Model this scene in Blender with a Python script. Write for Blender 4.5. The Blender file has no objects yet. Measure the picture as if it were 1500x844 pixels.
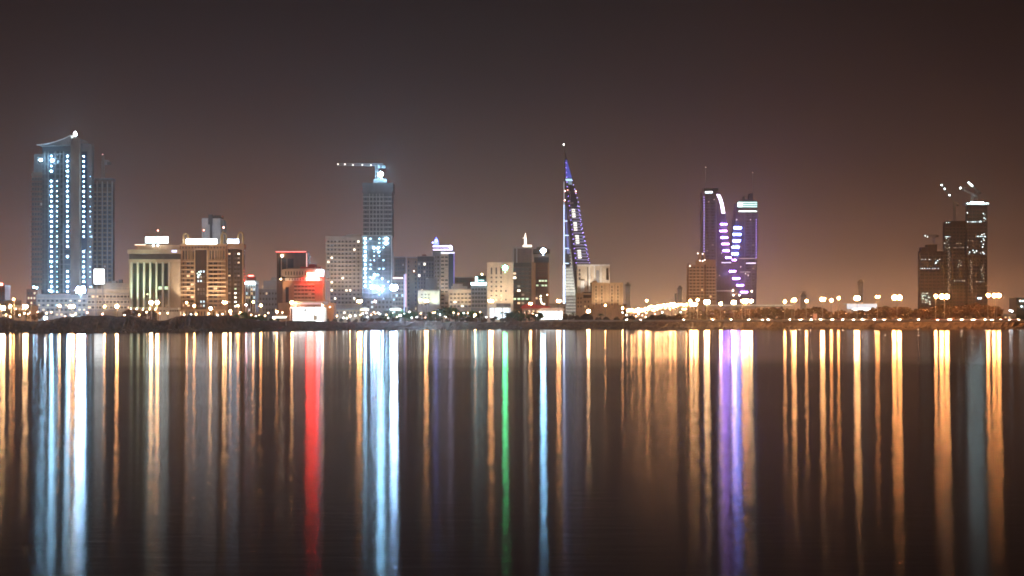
# Night skyline across calm water, lamps drawn out as long reflections
FILTER_W=1.7
SKY_STOPS=[(0.0,(205,163,130)),(.012,(182,145,117)),(.03,(131,104,90)),(.055,(92,73,67)),(.09,(63,50,51)),(.13,(46,37,39)),(.18,(34,28,29)),(.26,(14,11,12)),(1.0,(6,5,6))]
SKY_K=1.0
SUN_E=.6
ST=72; WK=60; GRN=150; BLU=330; BRG=100; PRP=66; RNG=26; CAN=26; HAZE=.00012; LAMP=290; RED=210; HEAD=150
WAT=dict(edge=222,soft=48,edge_wob=70,calm=.019,rough=.031,ratio=.32,dist='BECKMANN',aniso=.6,wind=-4,bump=.006)
import bpy, math, random
from mathutils import Vector
R = random.Random(7)
F, YH, H = 2650.0, 474.0, 4.0        # focal length in photo pixels, horizon row, eye height (m)
GZ = 4.6                              # level of the land above the water
C = bpy.context.scene.collection
def X(px, Y): return (px-750.0)/F*Y
def Z(py, Y): return H+(YH-py)/F*Y

# ------------------------------------------------------------ materials
MATS = {}
def mat(name, col, rough=.7, var=.12, scale=.25, spec=.3, metal=0.0, bump=0.0):
    if name in MATS: return MATS[name]
    m = bpy.data.materials.new(name); m.use_nodes = True
    nt = m.node_tree; b = nt.nodes['Principled BSDF']
    b.inputs['Roughness'].default_value = rough
    b.inputs['Specular IOR Level'].default_value = spec
    b.inputs['Metallic'].default_value = metal
    tc = nt.nodes.new('ShaderNodeTexCoord')
    mp = nt.nodes.new('ShaderNodeMapping'); mp.inputs['Scale'].default_value = (1, 1, .35)
    nt.links.new(tc.outputs['Object'], mp.inputs['Vector'])
    n = nt.nodes.new('ShaderNodeTexNoise'); n.inputs['Scale'].default_value = scale
    n.inputs['Detail'].default_value = 5
    nt.links.new(mp.outputs[0], n.inputs['Vector'])
    r = nt.nodes.new('ShaderNodeMapRange')
    r.inputs['From Min'].default_value = .3; r.inputs['From Max'].default_value = .7
    r.inputs['To Min'].default_value = 1-var*1.6; r.inputs['To Max'].default_value = 1+var
    nt.links.new(n.outputs['Fac'], r.inputs['Value'])
    mx = nt.nodes.new('ShaderNodeVectorMath'); mx.operation = 'SCALE'
    mx.inputs[0].default_value = col
    nt.links.new(r.outputs[0], mx.inputs['Scale'])
    nt.links.new(mx.outputs[0], b.inputs['Base Color'])
    if bump:
        bp = nt.nodes.new('ShaderNodeBump'); bp.inputs['Strength'].default_value = bump
        bp.inputs['Distance'].default_value = .5
        nt.links.new(n.outputs['Fac'], bp.inputs['Height']); nt.links.new(bp.outputs[0], b.inputs['Normal'])
    MATS[name] = m
    return m
def glow(name, col, s):
    """something that gives off light"""
    if name in MATS: return MATS[name]
    m = bpy.data.materials.new(name); m.use_nodes = True
    b = m.node_tree.nodes['Principled BSDF']
    b.inputs['Base Color'].default_value = (.3, .3, .3, 1)
    b.inputs['Emission Color'].default_value = (*col, 1)
    b.inputs['Emission Strength'].default_value = s
    MATS[name] = m
    return m
SOD=(1,.50,.19); WARM=(1,.74,.42); COOL=(.36,.70,1.0); WHITE=(.95,.97,1.0)
concrete = mat('concrete', (.40,.36,.31), .85)
dark_conc = mat('dark_concrete', (.13,.12,.115), .85, .2)
cream = mat('cream_render', (.60,.50,.38), .8)
beige = mat('beige_stone', (.58,.41,.25), .8)
tan = mat('tan_stone', (.42,.27,.17), .8)
white = mat('white_paint', (.72,.70,.66), .7)
brick = mat('red_brown_cladding', (.24,.10,.065), .75, .2)
brown = mat('brown_panel', (.16,.095,.06), .6, .2)
grey = mat('grey_cladding', (.24,.24,.25), .6)
glass = mat('dark_glass', (.015,.017,.02), .2, .2, spec=.35)
brownglass = mat('bronze_glass', (.045,.025,.016), .2, .2, spec=.35)
blueglass = mat('blue_glass', (.02,.04,.075), .12, .2, spec=.7)
greenglass = mat('green_glass', (.03,.05,.04), .12, .2, spec=.6)
steel = mat('galvanised_steel', (.28,.28,.27), .45, metal=.5)
frame = mat('window_frame', (.32,.30,.28), .6)
asphalt = mat('asphalt', (.05,.048,.045), .85, .2)
earth = mat('bank_earth', (.15,.10,.068), .95, .35, .5, bump=.6)
landm = mat('land_sand', (.12,.09,.065), .95, .3, .05)
lit_earth = mat('bank_earth_lamplit', (.20,.125,.08), .9, .3, .4, bump=.5)  # right-hand bank: lamplight painted in as a paler, warmer earth
rockm = mat('bank_rock', (.13,.10,.08), .9, .35, .6)
redp = mat('red_fabric', (.42,.03,.025), .7)
goldp = mat('gilded_metal', (.55,.38,.16), .4)
lf1 = mat('leaf_olive', (.07,.05,.024), .8, .35, .9)
lf2 = mat('leaf_dusty', (.10,.055,.027), .8, .35, .9)
lf3 = mat('leaf_green', (.035,.085,.03), .8, .35, .9)
bark = mat('bark', (.13,.085,.055), .9, .3, 2)
w_warm = glow('lit_window_warm', (1,.66,.36), 1.6)
w_cool = glow('lit_window_cool', (.60,.85,1), 2.0)
w_green = glow('lit_window_green', (.72,1,.62), 1.3)
w_bright = glow('lit_window_bright', (1,.88,.68), 5)
w_dim = glow('lit_window_dim', (1,.7,.45), .35)

# ------------------------------------------------------------ mesh collecting
class MB:
    def __init__(s): s.v=[]; s.f=[]; s.m=[]; s.mats=[]
    def _mi(s, m):
        if m not in s.mats: s.mats.append(m)
        return s.mats.index(m)
    def add(s, vs, fs, m):
        k=len(s.v); s.v+=[tuple(v) for v in vs]; i=s._mi(m)
        for f in fs: s.f.append(tuple(a+k for a in f)); s.m.append(i)
    def box(s, a, b, m):
        x0,y0,z0=a; x1,y1,z1=b
        s.add([(x0,y0,z0),(x1,y0,z0),(x1,y1,z0),(x0,y1,z0),(x0,y0,z1),(x1,y0,z1),(x1,y1,z1),(x0,y1,z1)],
              [(0,3,2,1),(4,5,6,7),(0,1,5,4),(1,2,6,5),(2,3,7,6),(3,0,4,7)], m)
    def prism(s, poly, d0, d1, m):
        """poly: (x,z) counter-clockwise seen from the front (-y)"""
        n=len(poly)
        vs=[(x,d0,z) for x,z in poly]+[(x,d1,z) for x,z in poly]
        fs=[tuple(range(n)), tuple(range(2*n-1,n-1,-1))]
        for i in range(n):
            j=(i+1)%n; fs.append((i,i+n,j+n,j))
        s.add(vs,fs,m)
    def tube(s, p, q, r0, r1, m, n=6):
        p=Vector(p); q=Vector(q); d=(q-p).normalized()
        u=d.orthogonal().normalized(); w=d.cross(u)
        vs=[]
        for c,r in ((p,r0),(q,r1)):
            for i in range(n):
                a=2*math.pi*i/n; vs.append(c+u*math.cos(a)*r+w*math.sin(a)*r)
        fs=[(i,(i+1)%n,(i+1)%n+n,i+n) for i in range(n)]
        fs+=[tuple(range(n-1,-1,-1)),tuple(range(n,2*n))]
        s.add(vs,fs,m)
    def ball(s, c, r, m, nu=8, nv=5, sq=(1,1,1)):
        c=Vector(c); vs=[c+Vector((0,0,-r*sq[2]))]
        for j in range(1,nv):
            t=-math.pi/2+math.pi*j/nv
            for i in range(nu):
                a=2*math.pi*i/nu
                vs.append(c+Vector((math.cos(t)*math.cos(a)*r*sq[0],math.cos(t)*math.sin(a)*r*sq[1],math.sin(t)*r*sq[2])))
        vs.append(c+Vector((0,0,r*sq[2]))); L=len(vs)-1; fs=[]
        for i in range(nu):
            j=(i+1)%nu
            fs.append((0,1+j,1+i)); fs.append((L,L-nu+i,L-nu+j))
            for k in range(nv-2):
                a=1+k*nu; fs.append((a+i,a+j,a+nu+j,a+nu+i))
        s.add(vs,fs,m)
    def data(s, name):
        me=bpy.data.meshes.new(name); me.from_pydata(s.v,[],s.f)
        for m in s.mats: me.materials.append(m)
        me.polygons.foreach_set('material_index', s.m); me.update()
        return me
    def obj(s, name, parent=None, loc=(0,0,0)): return link(name, s.data(name), parent, loc)
def link(name, data, parent=None, loc=(0,0,0), rz=0, label=None):
    o=bpy.data.objects.new(name, data); C.objects.link(o)
    o.location=loc; o.rotation_euler.z=rz; o.parent=parent
    if label: o['label']=label
    return o
def tag(o, label=None, cat=None, group=None, kind=None):
    if label: o['label']=label
    if cat: o['category']=cat
    if group: o['group']=group
    if kind: o['kind']=kind
    return o
def thing(name, label, cat, loc, rz=0, group=None):
    return tag(link(name, None, None, loc, rz), label, cat, group)
def copy_tree(o, parent=None):
    c=o.copy(); C.objects.link(c); c.parent=parent
    for ch in [k for k in KIDS.get(o.name, [])]: copy_tree(ch, c)
    return c
KIDS={}
def remember(root):
    allo=list(bpy.data.objects)
    for o in allo:
        if o.parent is not None: 
            L=KIDS.setdefault(o.parent.name, [])
            if o not in L: L.append(o)

# ------------------------------------------------------------ buildings
class Bld:
    """A building whose front stands Y metres away; coordinates in photo columns/rows at that distance."""
    def __init__(s, name, label, cat, pc, Y, group=None, base=None):
        if 600<pc<915 and Y<1600: Y+=200
        s.Y=Y; s.x0=X(pc,Y); s.z0=GZ-.3 if base is None else base; s.nwin=0
        s.root=thing(name,label,cat,(s.x0,Y,s.z0),0,group)
    def x(s,px): return X(px,s.Y)-s.x0
    def z(s,py): return 0.0 if py is None else Z(py,s.Y)-s.z0
    def b(s, mb, p0,p1,y0,y1,d0,d1,m): mb.box((s.x(p0),d0,s.z(y1)),(s.x(p1),d1,s.z(y0)),m)
    def part(s, name, boxes, label=None, parent=None):
        mb=MB()
        for bx in boxes: s.b(mb,*bx)
        o=mb.obj(name, parent or s.root)
        if label: o['label']=label
        return o
    def poly(s, name, pts, d0, d1, m, label=None):
        mb=MB(); mb.prism([(s.x(a),s.z(b)) for a,b in pts],d0,d1,m); o=mb.obj(name,s.root)
        if label: o['label']=label
        return o
    def windows(s, xs, ys, w, h, gl=glass, fr=None, lit=(), d=0.0, skip=(), cap=96, name='window'):
        """each window an object; lit: list of (prob, material) or dict"""
        fr = fr or frame; W=w*s.Y/F; Hh=h*s.Y/F; cache={}; extra=MB()
        def mk(g):
            if g.name in cache: return cache[g.name]
            mb=MB(); t=min(.16, W*.06, Hh*.07)
            mb.box((-W/2+t,-.05,-Hh/2+t),(W/2-t,.1,Hh/2-t),g)
            mb.box((-W/2,-.14,-Hh/2),(-W/2+t,.1,Hh/2),fr); mb.box((W/2-t,-.14,-Hh/2),(W/2,.1,Hh/2),fr)
            mb.box((-W/2+t,-.14,Hh/2-t),(W/2-t,.1,Hh/2),fr); mb.box((-W/2+t,-.2,-Hh/2),(W/2-t,.1,-Hh/2+t),fr)
            mb.box((-.05,-.1,-Hh/2+t),(.05,-.05,Hh/2-t),fr)
            cache[g.name]=mb; return mb
        datas={}
        for j,y in enumerate(ys):
            for i,x in enumerate(xs):
                if (i,j) in skip: continue
                g=gl
                if isinstance(lit,dict): g=lit.get((i,j),gl)
                else:
                    r=R.random()
                    for p,mm in lit:
                        if r<p: g=mm; break
                        r-=p
                mb=mk(g); loc=(s.x(x),d,s.z(y))
                if s.nwin<cap:
                    if g.name not in datas: datas[g.name]=mb.data(name)
                    link(name,datas[g.name],s.root,loc); s.nwin+=1
                else:
                    k=len(extra.v); off=[tuple(a+b for a,b in zip(v,loc)) for v in mb.v]
                    for f,mi in zip(mb.f,mb.m): pass
                    remap=[extra._mi(mm) for mm in mb.mats]
                    extra.v+=off
                    for f,mi in zip(mb.f,mb.m): extra.f.append(tuple(a+k for a in f)); extra.m.append(remap[mi])
        if extra.v:
            o=extra.obj(name,s.root); o['kind']='stuff'; o['label']='remaining smaller windows of the facade'
    def lights(s, pts, r, m, d=-.6, name='lamp', box=False, rh=None):
        mb=MB(); q=r*s.Y/F; qh=(rh or r)*s.Y/F
        if box: mb.box((-q,-.25,-qh),(q,.25,qh),m)
        else: mb.ball((0,0,0),q,m,6,4)
        me=mb.data(name); mes=[me]
        if name=='work_lamp':          # lamps of mixed brightness
            b=m.node_tree.nodes['Principled BSDF']; c=tuple(b.inputs['Emission Color'].default_value)[:3]; k=b.inputs['Emission Strength'].default_value
            for f,t in ((.35,(1,1,1)),(1.5,(1.1,1.02,.95))):
                m2=glow(m.name+'_%d'%int(f*100),tuple(min(1,u*v) for u,v in zip(c,t)),k*f); q2=me.copy(); q2.materials[0]=m2; mes.append(q2)
        for p in pts:
            dd=p[2] if len(p)>2 else d
            me=R.choice(mes)
            link(name,me,s.root,(s.x(p[0]),dd,s.z(p[1])))
def flood(s, px, py, E, col, d=-7, aim=18, size=60):
    """a spot added to brighten the facade, on a made-up floodlight box"""
    if 'fl' not in KEEP:
        b=MB(); b.box((-.35,-.25,0),(.35,.25,.4),steel); KEEP['fl']=b.data('floodlight')
    o=link('floodlight',KEEP['fl'],s.root,(s.x(px),d,max(.3,s.z(py))))
    l=bpy.data.lights.new('facade_fill_beam','SPOT'); l.energy=E; l.color=col; l.spot_size=math.radians(size); l.spot_blend=.8; l.shadow_soft_size=.4  # added fill for the wall; the fixture is invented
    q=link('facade_fill_beam',l,o,(0,0,.6)); q.rotation_euler=(math.radians(180-aim),0,0)
KEEP={}
def disc_sign(s, name, px, py, r, d, m, rz=1.0):
    q=r*s.Y/F; b=MB(); n=16; y0=d
    b.tube((0,0,0),(0,.9,0),q*1.08,q*1.08,steel,n); o=b.obj(name,s.root,(s.x(px),y0,s.z(py)))
    vs=[(math.cos(6.2832*i/n)*q,-.06,math.sin(6.2832*i/n)*q*rz) for i in range(n)]
    c=MB(); c.add(vs,[tuple(range(n))],m); c.obj('lit_face',o); return o
def lin(a,b,n): return [a+(b-a)*i/(n-1) for i in range(n)] if n>1 else [(a+b)/2]
def text_obj(name, s, parent, loc, size, m, depth=.1, align='CENTER'):
    cu=bpy.data.curves.new(name,'FONT'); cu.body=s; cu.size=size; cu.extrude=depth; cu.align_x=align; cu.align_y='CENTER'
    o=bpy.data.objects.new(name,cu); C.objects.link(o)
    dg=bpy.context.evaluated_depsgraph_get(); me=bpy.data.meshes.new_from_object(o.evaluated_get(dg))
    C.objects.unlink(o); bpy.data.objects.remove(o); me.materials.clear(); me.materials.append(m)
    q=link(name,me,parent,loc); q.rotation_euler=(math.pi/2,0,0)
    return q
sc=bpy.context.scene
# ------------------------------------------------------------ camera, world, render
cam=bpy.data.cameras.new('camera'); camo=bpy.data.objects.new('camera',cam); C.objects.link(camo)
camo.location=(0,0,H); camo.rotation_euler=(math.pi/2,0,0)
cam.sensor_width=36; cam.lens=36*F/1500; cam.shift_y=(YH-422)/1500
cam.clip_start=.5; cam.clip_end=60000; sc.camera=camo
sc.view_settings.view_transform='Standard'; sc.view_settings.look='None'; sc.view_settings.gamma=1
sc.view_settings.exposure=0; sc.view_settings.use_curve_mapping=False
sc.render.engine='CYCLES'
cy=sc.cycles
cy.use_denoising=True; cy.max_bounces=5; cy.diffuse_bounces=2; cy.glossy_bounces=3; cy.volume_bounces=0
cy.use_light_tree=True; cy.sample_clamp_indirect=6; cy.filter_width=FILTER_W
cy.caustics_reflective=False; cy.caustics_refractive=False

w=bpy.data.worlds.new('World'); sc.world=w; w.use_nodes=True
nt=w.node_tree; bg=nt.nodes['Background']
tc=nt.nodes.new('ShaderNodeTexCoord'); sep=nt.nodes.new('ShaderNodeSeparateXYZ')
nt.links.new(tc.outputs['Generated'],sep.inputs[0])
# the night sky: sodium skyglow low over the city, thinning upwards; cloud murk varies it slightly
nz=nt.nodes.new('ShaderNodeTexNoise'); nz.inputs['Scale'].default_value=3.2; nz.inputs['Detail'].default_value=3
mp=nt.nodes.new('ShaderNodeMapping'); mp.inputs['Scale'].default_value=(1,1,3)
nt.links.new(tc.outputs['Generated'],mp.inputs[0]); nt.links.new(mp.outputs[0],nz.inputs['Vector'])
ma=nt.nodes.new('ShaderNodeMath'); ma.operation='MULTIPLY_ADD'; ma.inputs[1].default_value=.044; ma.inputs[2].default_value=-.022
nt.links.new(nz.outputs['Fac'],ma.inputs[0])
ad=nt.nodes.new('ShaderNodeMath'); ad.operation='ADD'
nt.links.new(sep.outputs['Z'],ad.inputs[0]); nt.links.new(ma.outputs[0],ad.inputs[1])
cr=nt.nodes.new('ShaderNodeValToRGB'); e=cr.color_ramp; e.interpolation='B_SPLINE'
def s2l(c): return tuple(((v/255+.055)/1.055)**2.4 if v>10 else v/255/12.92 for v in c)
stops=SKY_STOPS
e.elements[0].position=stops[0][0]; e.elements[0].color=(*s2l(stops[0][1]),1)
e.elements[1].position=stops[-1][0]; e.elements[1].color=(*s2l(stops[-1][1]),1)
for p,c in stops[1:-1]:
    q=e.elements.new(p); q.color=(*s2l(c),1)
nt.links.new(ad.outputs[0],cr.inputs[0])
# the glow is strongest over the old town, a little right of straight ahead, and reddish at the left end
mr=nt.nodes.new('ShaderNodeMapRange'); mr.inputs['From Min'].default_value=-.28; mr.inputs['From Max'].default_value=.28
nt.links.new(sep.outputs['X'],mr.inputs['Value'])
cx=nt.nodes.new('ShaderNodeValToRGB'); ex=cx.color_ramp; ex.interpolation='B_SPLINE'
ex.elements[0].position=0; ex.elements[0].color=(1.0,.74,.58,1)
ex.elements[1].position=1; ex.elements[1].color=(.64,.51,.45,1)
for p,c in ((.3,(.98,.93,.93,1)),(.62,(1.12,1.08,1.02,1)),(.80,(.90,.82,.74,1))):
    q=ex.elements.new(p); q.color=c
nt.links.new(mr.outputs[0],cx.inputs[0])
mul=nt.nodes.new('ShaderNodeMix'); mul.data_type='RGBA'; mul.blend_type='MULTIPLY'; mul.inputs[0].default_value=1
nt.links.new(cr.outputs[0],mul.inputs[6]); nt.links.new(cx.outputs[0],mul.inputs[7])
nt.links.new(mul.outputs[2],bg.inputs['Color']); bg.inputs['Strength'].default_value=SKY_K

sl=bpy.data.lights.new('city_glow_fill','SUN'); sl.energy=SUN_E; sl.angle=math.radians(35); sl.color=(1,.76,.55)  # added broad warm sun, standing in for city glow on the facades
so=bpy.data.objects.new('city_glow_fill',sl); C.objects.link(so)
so.rotation_euler=(math.radians(62),0,math.radians(-22))

# ------------------------------------------------------------ water
def water():
    mb=MB(); m=bpy.data.materials.new('water'); m.use_nodes=True; nt=m.node_tree
    nt.nodes.clear(); out=nt.nodes.new('ShaderNodeOutputMaterial')
    geo=nt.nodes.new('ShaderNodeNewGeometry'); sp=nt.nodes.new('ShaderNodeSeparateXYZ'); nt.links.new(geo.outputs['Position'],sp.inputs[0])
    def M(op,a,b=None,c=None):
        n=nt.nodes.new('ShaderNodeMath'); n.operation=op
        for i,v in enumerate((a,b,c)):
            if v is None: continue
            if isinstance(v,(int,float)): n.inputs[i].default_value=v
            else: nt.links.new(v,n.inputs[i])
        return n.outputs[0]
    # wind lanes: calm lane along the far shore, breeze nearer
    nz=nt.nodes.new('ShaderNodeTexNoise'); nz.inputs['Scale'].default_value=.022; nz.inputs['Detail'].default_value=3
    nt.links.new(geo.outputs['Position'],nz.inputs['Vector'])
    yy=M('MULTIPLY_ADD',nz.outputs['Fac'],WAT['edge_wob'],sp.outputs['Y'])
    calm=nt.nodes.new('ShaderNodeMapRange'); calm.interpolation_type='SMOOTHSTEP'
    calm.inputs['From Min'].default_value=WAT['edge']-WAT['soft']; calm.inputs['From Max'].default_value=WAT['edge']+WAT['soft']
    nt.links.new(yy,calm.inputs['Value'])
    rough=M('MULTIPLY_ADD',calm.outputs[0],WAT['calm']-WAT['rough'],WAT['rough'])   # alpha
    # ripple patches
    n2=nt.nodes.new('ShaderNodeTexNoise'); n2.inputs['Scale'].default_value=.06; n2.inputs['Detail'].default_value=3
    mp=nt.nodes.new('ShaderNodeMapping'); mp.inputs['Scale'].default_value=(.3,1,1)
    nt.links.new(geo.outputs['Position'],mp.inputs[0]); nt.links.new(mp.outputs[0],n2.inputs['Vector'])
    rough=M('MULTIPLY',rough,M('MULTIPLY_ADD',n2.outputs['Fac'],.5,.75))
    g=nt.nodes.new('ShaderNodeBsdfAnisotropic'); g.distribution=WAT['dist']
    # Glossy: roughness_x = r/(1+a), roughness_y = r*(1+a) for a<0 ; node roughness is sqrt(alpha)
    a=WAT['aniso']
    a=math.sqrt(WAT['ratio'])-1
    rough=M('MULTIPLY',rough,math.sqrt(WAT['ratio']))
    r=M('POWER',rough,.5)
    r=M('MULTIPLY',r,math.sqrt(1.0/(1+a)) if False else 1.0)
    nt.links.new(r,g.inputs['Roughness']); g.inputs['Anisotropy'].default_value=a
    tg=nt.nodes.new('ShaderNodeCombineXYZ')
    th=math.radians(WAT['wind'])     # wave crests run across, tilted a little
    tg.inputs[0].default_value=math.sin(th); tg.inputs[1].default_value=math.cos(th); tg.inputs[2].default_value=0
    nt.links.new(tg.outputs[0],g.inputs['Tangent'])
    cl=nt.nodes.new('ShaderNodeMapRange'); cl.inputs['To Min'].default_value=.63; cl.inputs['To Max'].default_value=.88  # reflections dimmed by colour, more where rough, in place of wave masking
    nt.links.new(calm.outputs[0],cl.inputs['Value']); nt.links.new(cl.outputs[0],g.inputs['Color'])
    # small ripples
    wv=nt.nodes.new('ShaderNodeTexNoise'); wv.inputs['Scale'].default_value=1.0; wv.inputs['Detail'].default_value=3
    m3=nt.nodes.new('ShaderNodeMapping'); m3.inputs['Scale'].default_value=(.45,1.5,1); m3.inputs['Rotation'].default_value=(0,0,th)
    nt.links.new(geo.outputs['Position'],m3.inputs[0]); nt.links.new(m3.outputs[0],wv.inputs['Vector'])
    bp=nt.nodes.new('ShaderNodeBump'); bp.inputs['Distance'].default_value=WAT['bump']; bp.inputs['Strength'].default_value=1
    near=nt.nodes.new('ShaderNodeMapRange'); near.inputs['From Min'].default_value=30; near.inputs['From Max'].default_value=110
    near.inputs['To Min'].default_value=1; near.inputs['To Max'].default_value=0
    nt.links.new(sp.outputs['Y'],near.inputs['Value']); nt.links.new(near.outputs[0],bp.inputs['Strength'])
    nt.links.new(wv.outputs['Fac'],bp.inputs['Height']); nt.links.new(bp.outputs[0],g.inputs['Normal'])
    fr=nt.nodes.new('ShaderNodeFresnel'); fr.inputs['IOR'].default_value=1.333
    df=nt.nodes.new('ShaderNodeBsdfDiffuse'); df.inputs['Color'].default_value=(.018,.013,.011,1)
    mx=nt.nodes.new('ShaderNodeMixShader'); nt.links.new(fr.outputs[0],mx.inputs[0]); nt.links.new(df.outputs[0],mx.inputs[1]); nt.links.new(g.outputs[0],mx.inputs[2])
    nt.links.new(mx.outputs[0],out.inputs['Surface'])
    mb.add([(-9000,-400,0),(9000,-400,0),(9000,3000,0),(-9000,3000,0)],[(0,1,2,3)],m)
    o=mb.obj('water'); tag(o,kind='structure'); return o
water()

# ------------------------------------------------------------ shore and land
def interp(tab,x):
    if x<=tab[0][0]: return tab[0][1]
    for (a,va),(b,vb) in zip(tab,tab[1:]):
        if x<=b: return va+(vb-va)*(x-a)/(b-a)
    return tab[-1][1]
def shoreY(px):      # distance of the waterline along each bearing
    y=interp([(-600,487.3),(0,487.3),(200,486.8),(360,485.5),(480,483.9),(620,482.2),(2200,482)],px)
    return H*F/(y-YH)
CREST=[(-600,464),(-60,465),(0,466),(20,468.5),(40,470.5),(75,469.5),(82,466),(100,464),(120,463),(190,462.3),(204,466),(214,469),(245,469),(256,464),(262,462.5),(330,462.3),(346,465.5),(372,468.3),(400,471),(425,471),(441,468.8),(455,470.5),(480,471.5),(520,472),(560,472),(620,470.8),(700,472),(760,471.5),(800,470.5),(2200,470.3)]
def groundZ(px,t):
    Ys=shoreY(px); Yc=Ys+26; zc=H+(YH-interp(CREST,px))/F*Yc
    prof=[(-30,-2.0),(0,-.05),(2.5,.7),(12,1.6),(20,max(2.2,zc-1.1)),(26,zc),(34,zc-.1),(48,GZ),(99999,GZ)]
    return interp(prof,t)
def bank():
    me=MB(); pxs=[-1500+i*60 for i in range(18)]+[-420+i*3.0 for i in range(780)]+[1920+i*60 for i in range(18)]
    ts=[-30,-6,0,2.5,6,9,12,16,20,23,26,30,34,40,48,55]
    rr=random.Random(3); vs=[]; fs=[]
    for i,px in enumerate(pxs):
        for j,t in enumerate(ts):
            Ys=shoreY(px)+t*1.0; z=groundZ(px,t)
            k=1 if px<800 else .45
            if 0<t<48: z+=rr.uniform(-.28,.28)*k*(1 if t<22 else .55)
            if 0<=t<48 and px<800: z+=.25*math.sin(px*.21)+.2*math.sin(px*.093+1)
            yy=Ys+(rr.uniform(-1.6,1.6) if j<14 else 0)
            vs.append((X(px,yy),yy,z))
    n=len(ts)
    for i in range(len(pxs)-1):
        for j in range(n-1):
            fs.append((i*n+j,(i+1)*n+j,(i+1)*n+j+1,i*n+j+1))
    me.add(vs,fs,earth); k=me._mi(lit_earth)
    for q,f in enumerate(me.f):
        px=pxs[f[0]//n]
        if px+12*math.sin(f[0]*.7)>815: me.m[q]=k  # right part takes the earth with lamplight in its colour
    o=me.obj('shore_bank'); tag(o,kind='structure')
    # land behind, as one sheet to the horizon
    l=MB(); vs=[];fs=[]
    for i,px in enumerate(pxs):
        Ys=shoreY(px)+50
        vs+= [(X(px,Ys),Ys,GZ-.03),(X(px,4700),4700,GZ-.03)]
    for i in range(len(pxs)-1): fs.append((2*i,2*i+2,2*i+3,2*i+1))
    l.add(vs,fs,landm); tag(l.obj('land'),kind='structure')
bank()
def road():
    # shore road on the right, along the top of the bank, with kerbs and a centre line
    mb=MB(); k=MB(); ln=MB()
    pxs=[790+i*20 for i in range(56)]
    def strip(b,t0,t1,z,m,h=0):
        vs=[];fs=[]
        for px in pxs:
            Ys=shoreY(px)
            vs+=[(X(px,Ys+t0),Ys+t0,z),(X(px,Ys+t1),Ys+t1,z)]
            if h: vs+=[(X(px,Ys+t0),Ys+t0,z-h),(X(px,Ys+t1),Ys+t1,z-h)]
        n=4 if h else 2
        for i in range(len(pxs)-1):
            a=i*n; b2=a+n
            fs.append((a,b2,b2+1,a+1))
            if h: fs.append((a+2,b2+2,b2,a)); fs.append((a+1,b2+1,b2+3,a+3))
        b.add(vs,fs,m)
    zr=H+(YH-470.3)/F*(shoreY(1200)+26)
    strip(mb,24,38,zr+.30,asphalt,.9); tag(mb.obj('shore_road'),kind='structure')
    strip(k,23.6,24,zr+.43,concrete,1.2); strip(k,38,38.4,zr+.43,concrete,1.2); tag(k.obj('kerb'),kind='structure')
    strip(ln,30.9,31.1,zr+.306,white); tag(ln.obj('road_marking'),kind='structure')
    return zr+.30
ROADZ=road()
def rocks():
    mb=MB(); rr=random.Random(5)
    for i in range(1500):
        px=rr.uniform(-60,1560); t=rr.uniform(-1,7); Ys=shoreY(px)+t; s=rr.uniform(.3,.95)
        p=Vector((X(px,Ys),Ys,groundZ(px,t)+s*.15)); vs=[]
        for a in ((1,0,0),(-1,0,0),(0,1,0),(0,-1,0),(0,0,1),(0,0,-1)):
            vs.append(p+Vector(a)*s*rr.uniform(.6,1.1)+Vector((rr.uniform(-.2,.2),rr.uniform(-.2,.2),0)))
        mb.add(vs,[(0,2,4),(2,1,4),(1,3,4),(3,0,4),(2,0,5),(1,2,5),(3,1,5),(0,3,5)],rockm)
    o=mb.obj('shore_rocks'); tag(o,'rough dark boulders lining the foot of the far bank','rocks',kind='stuff')
rocks()
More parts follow.
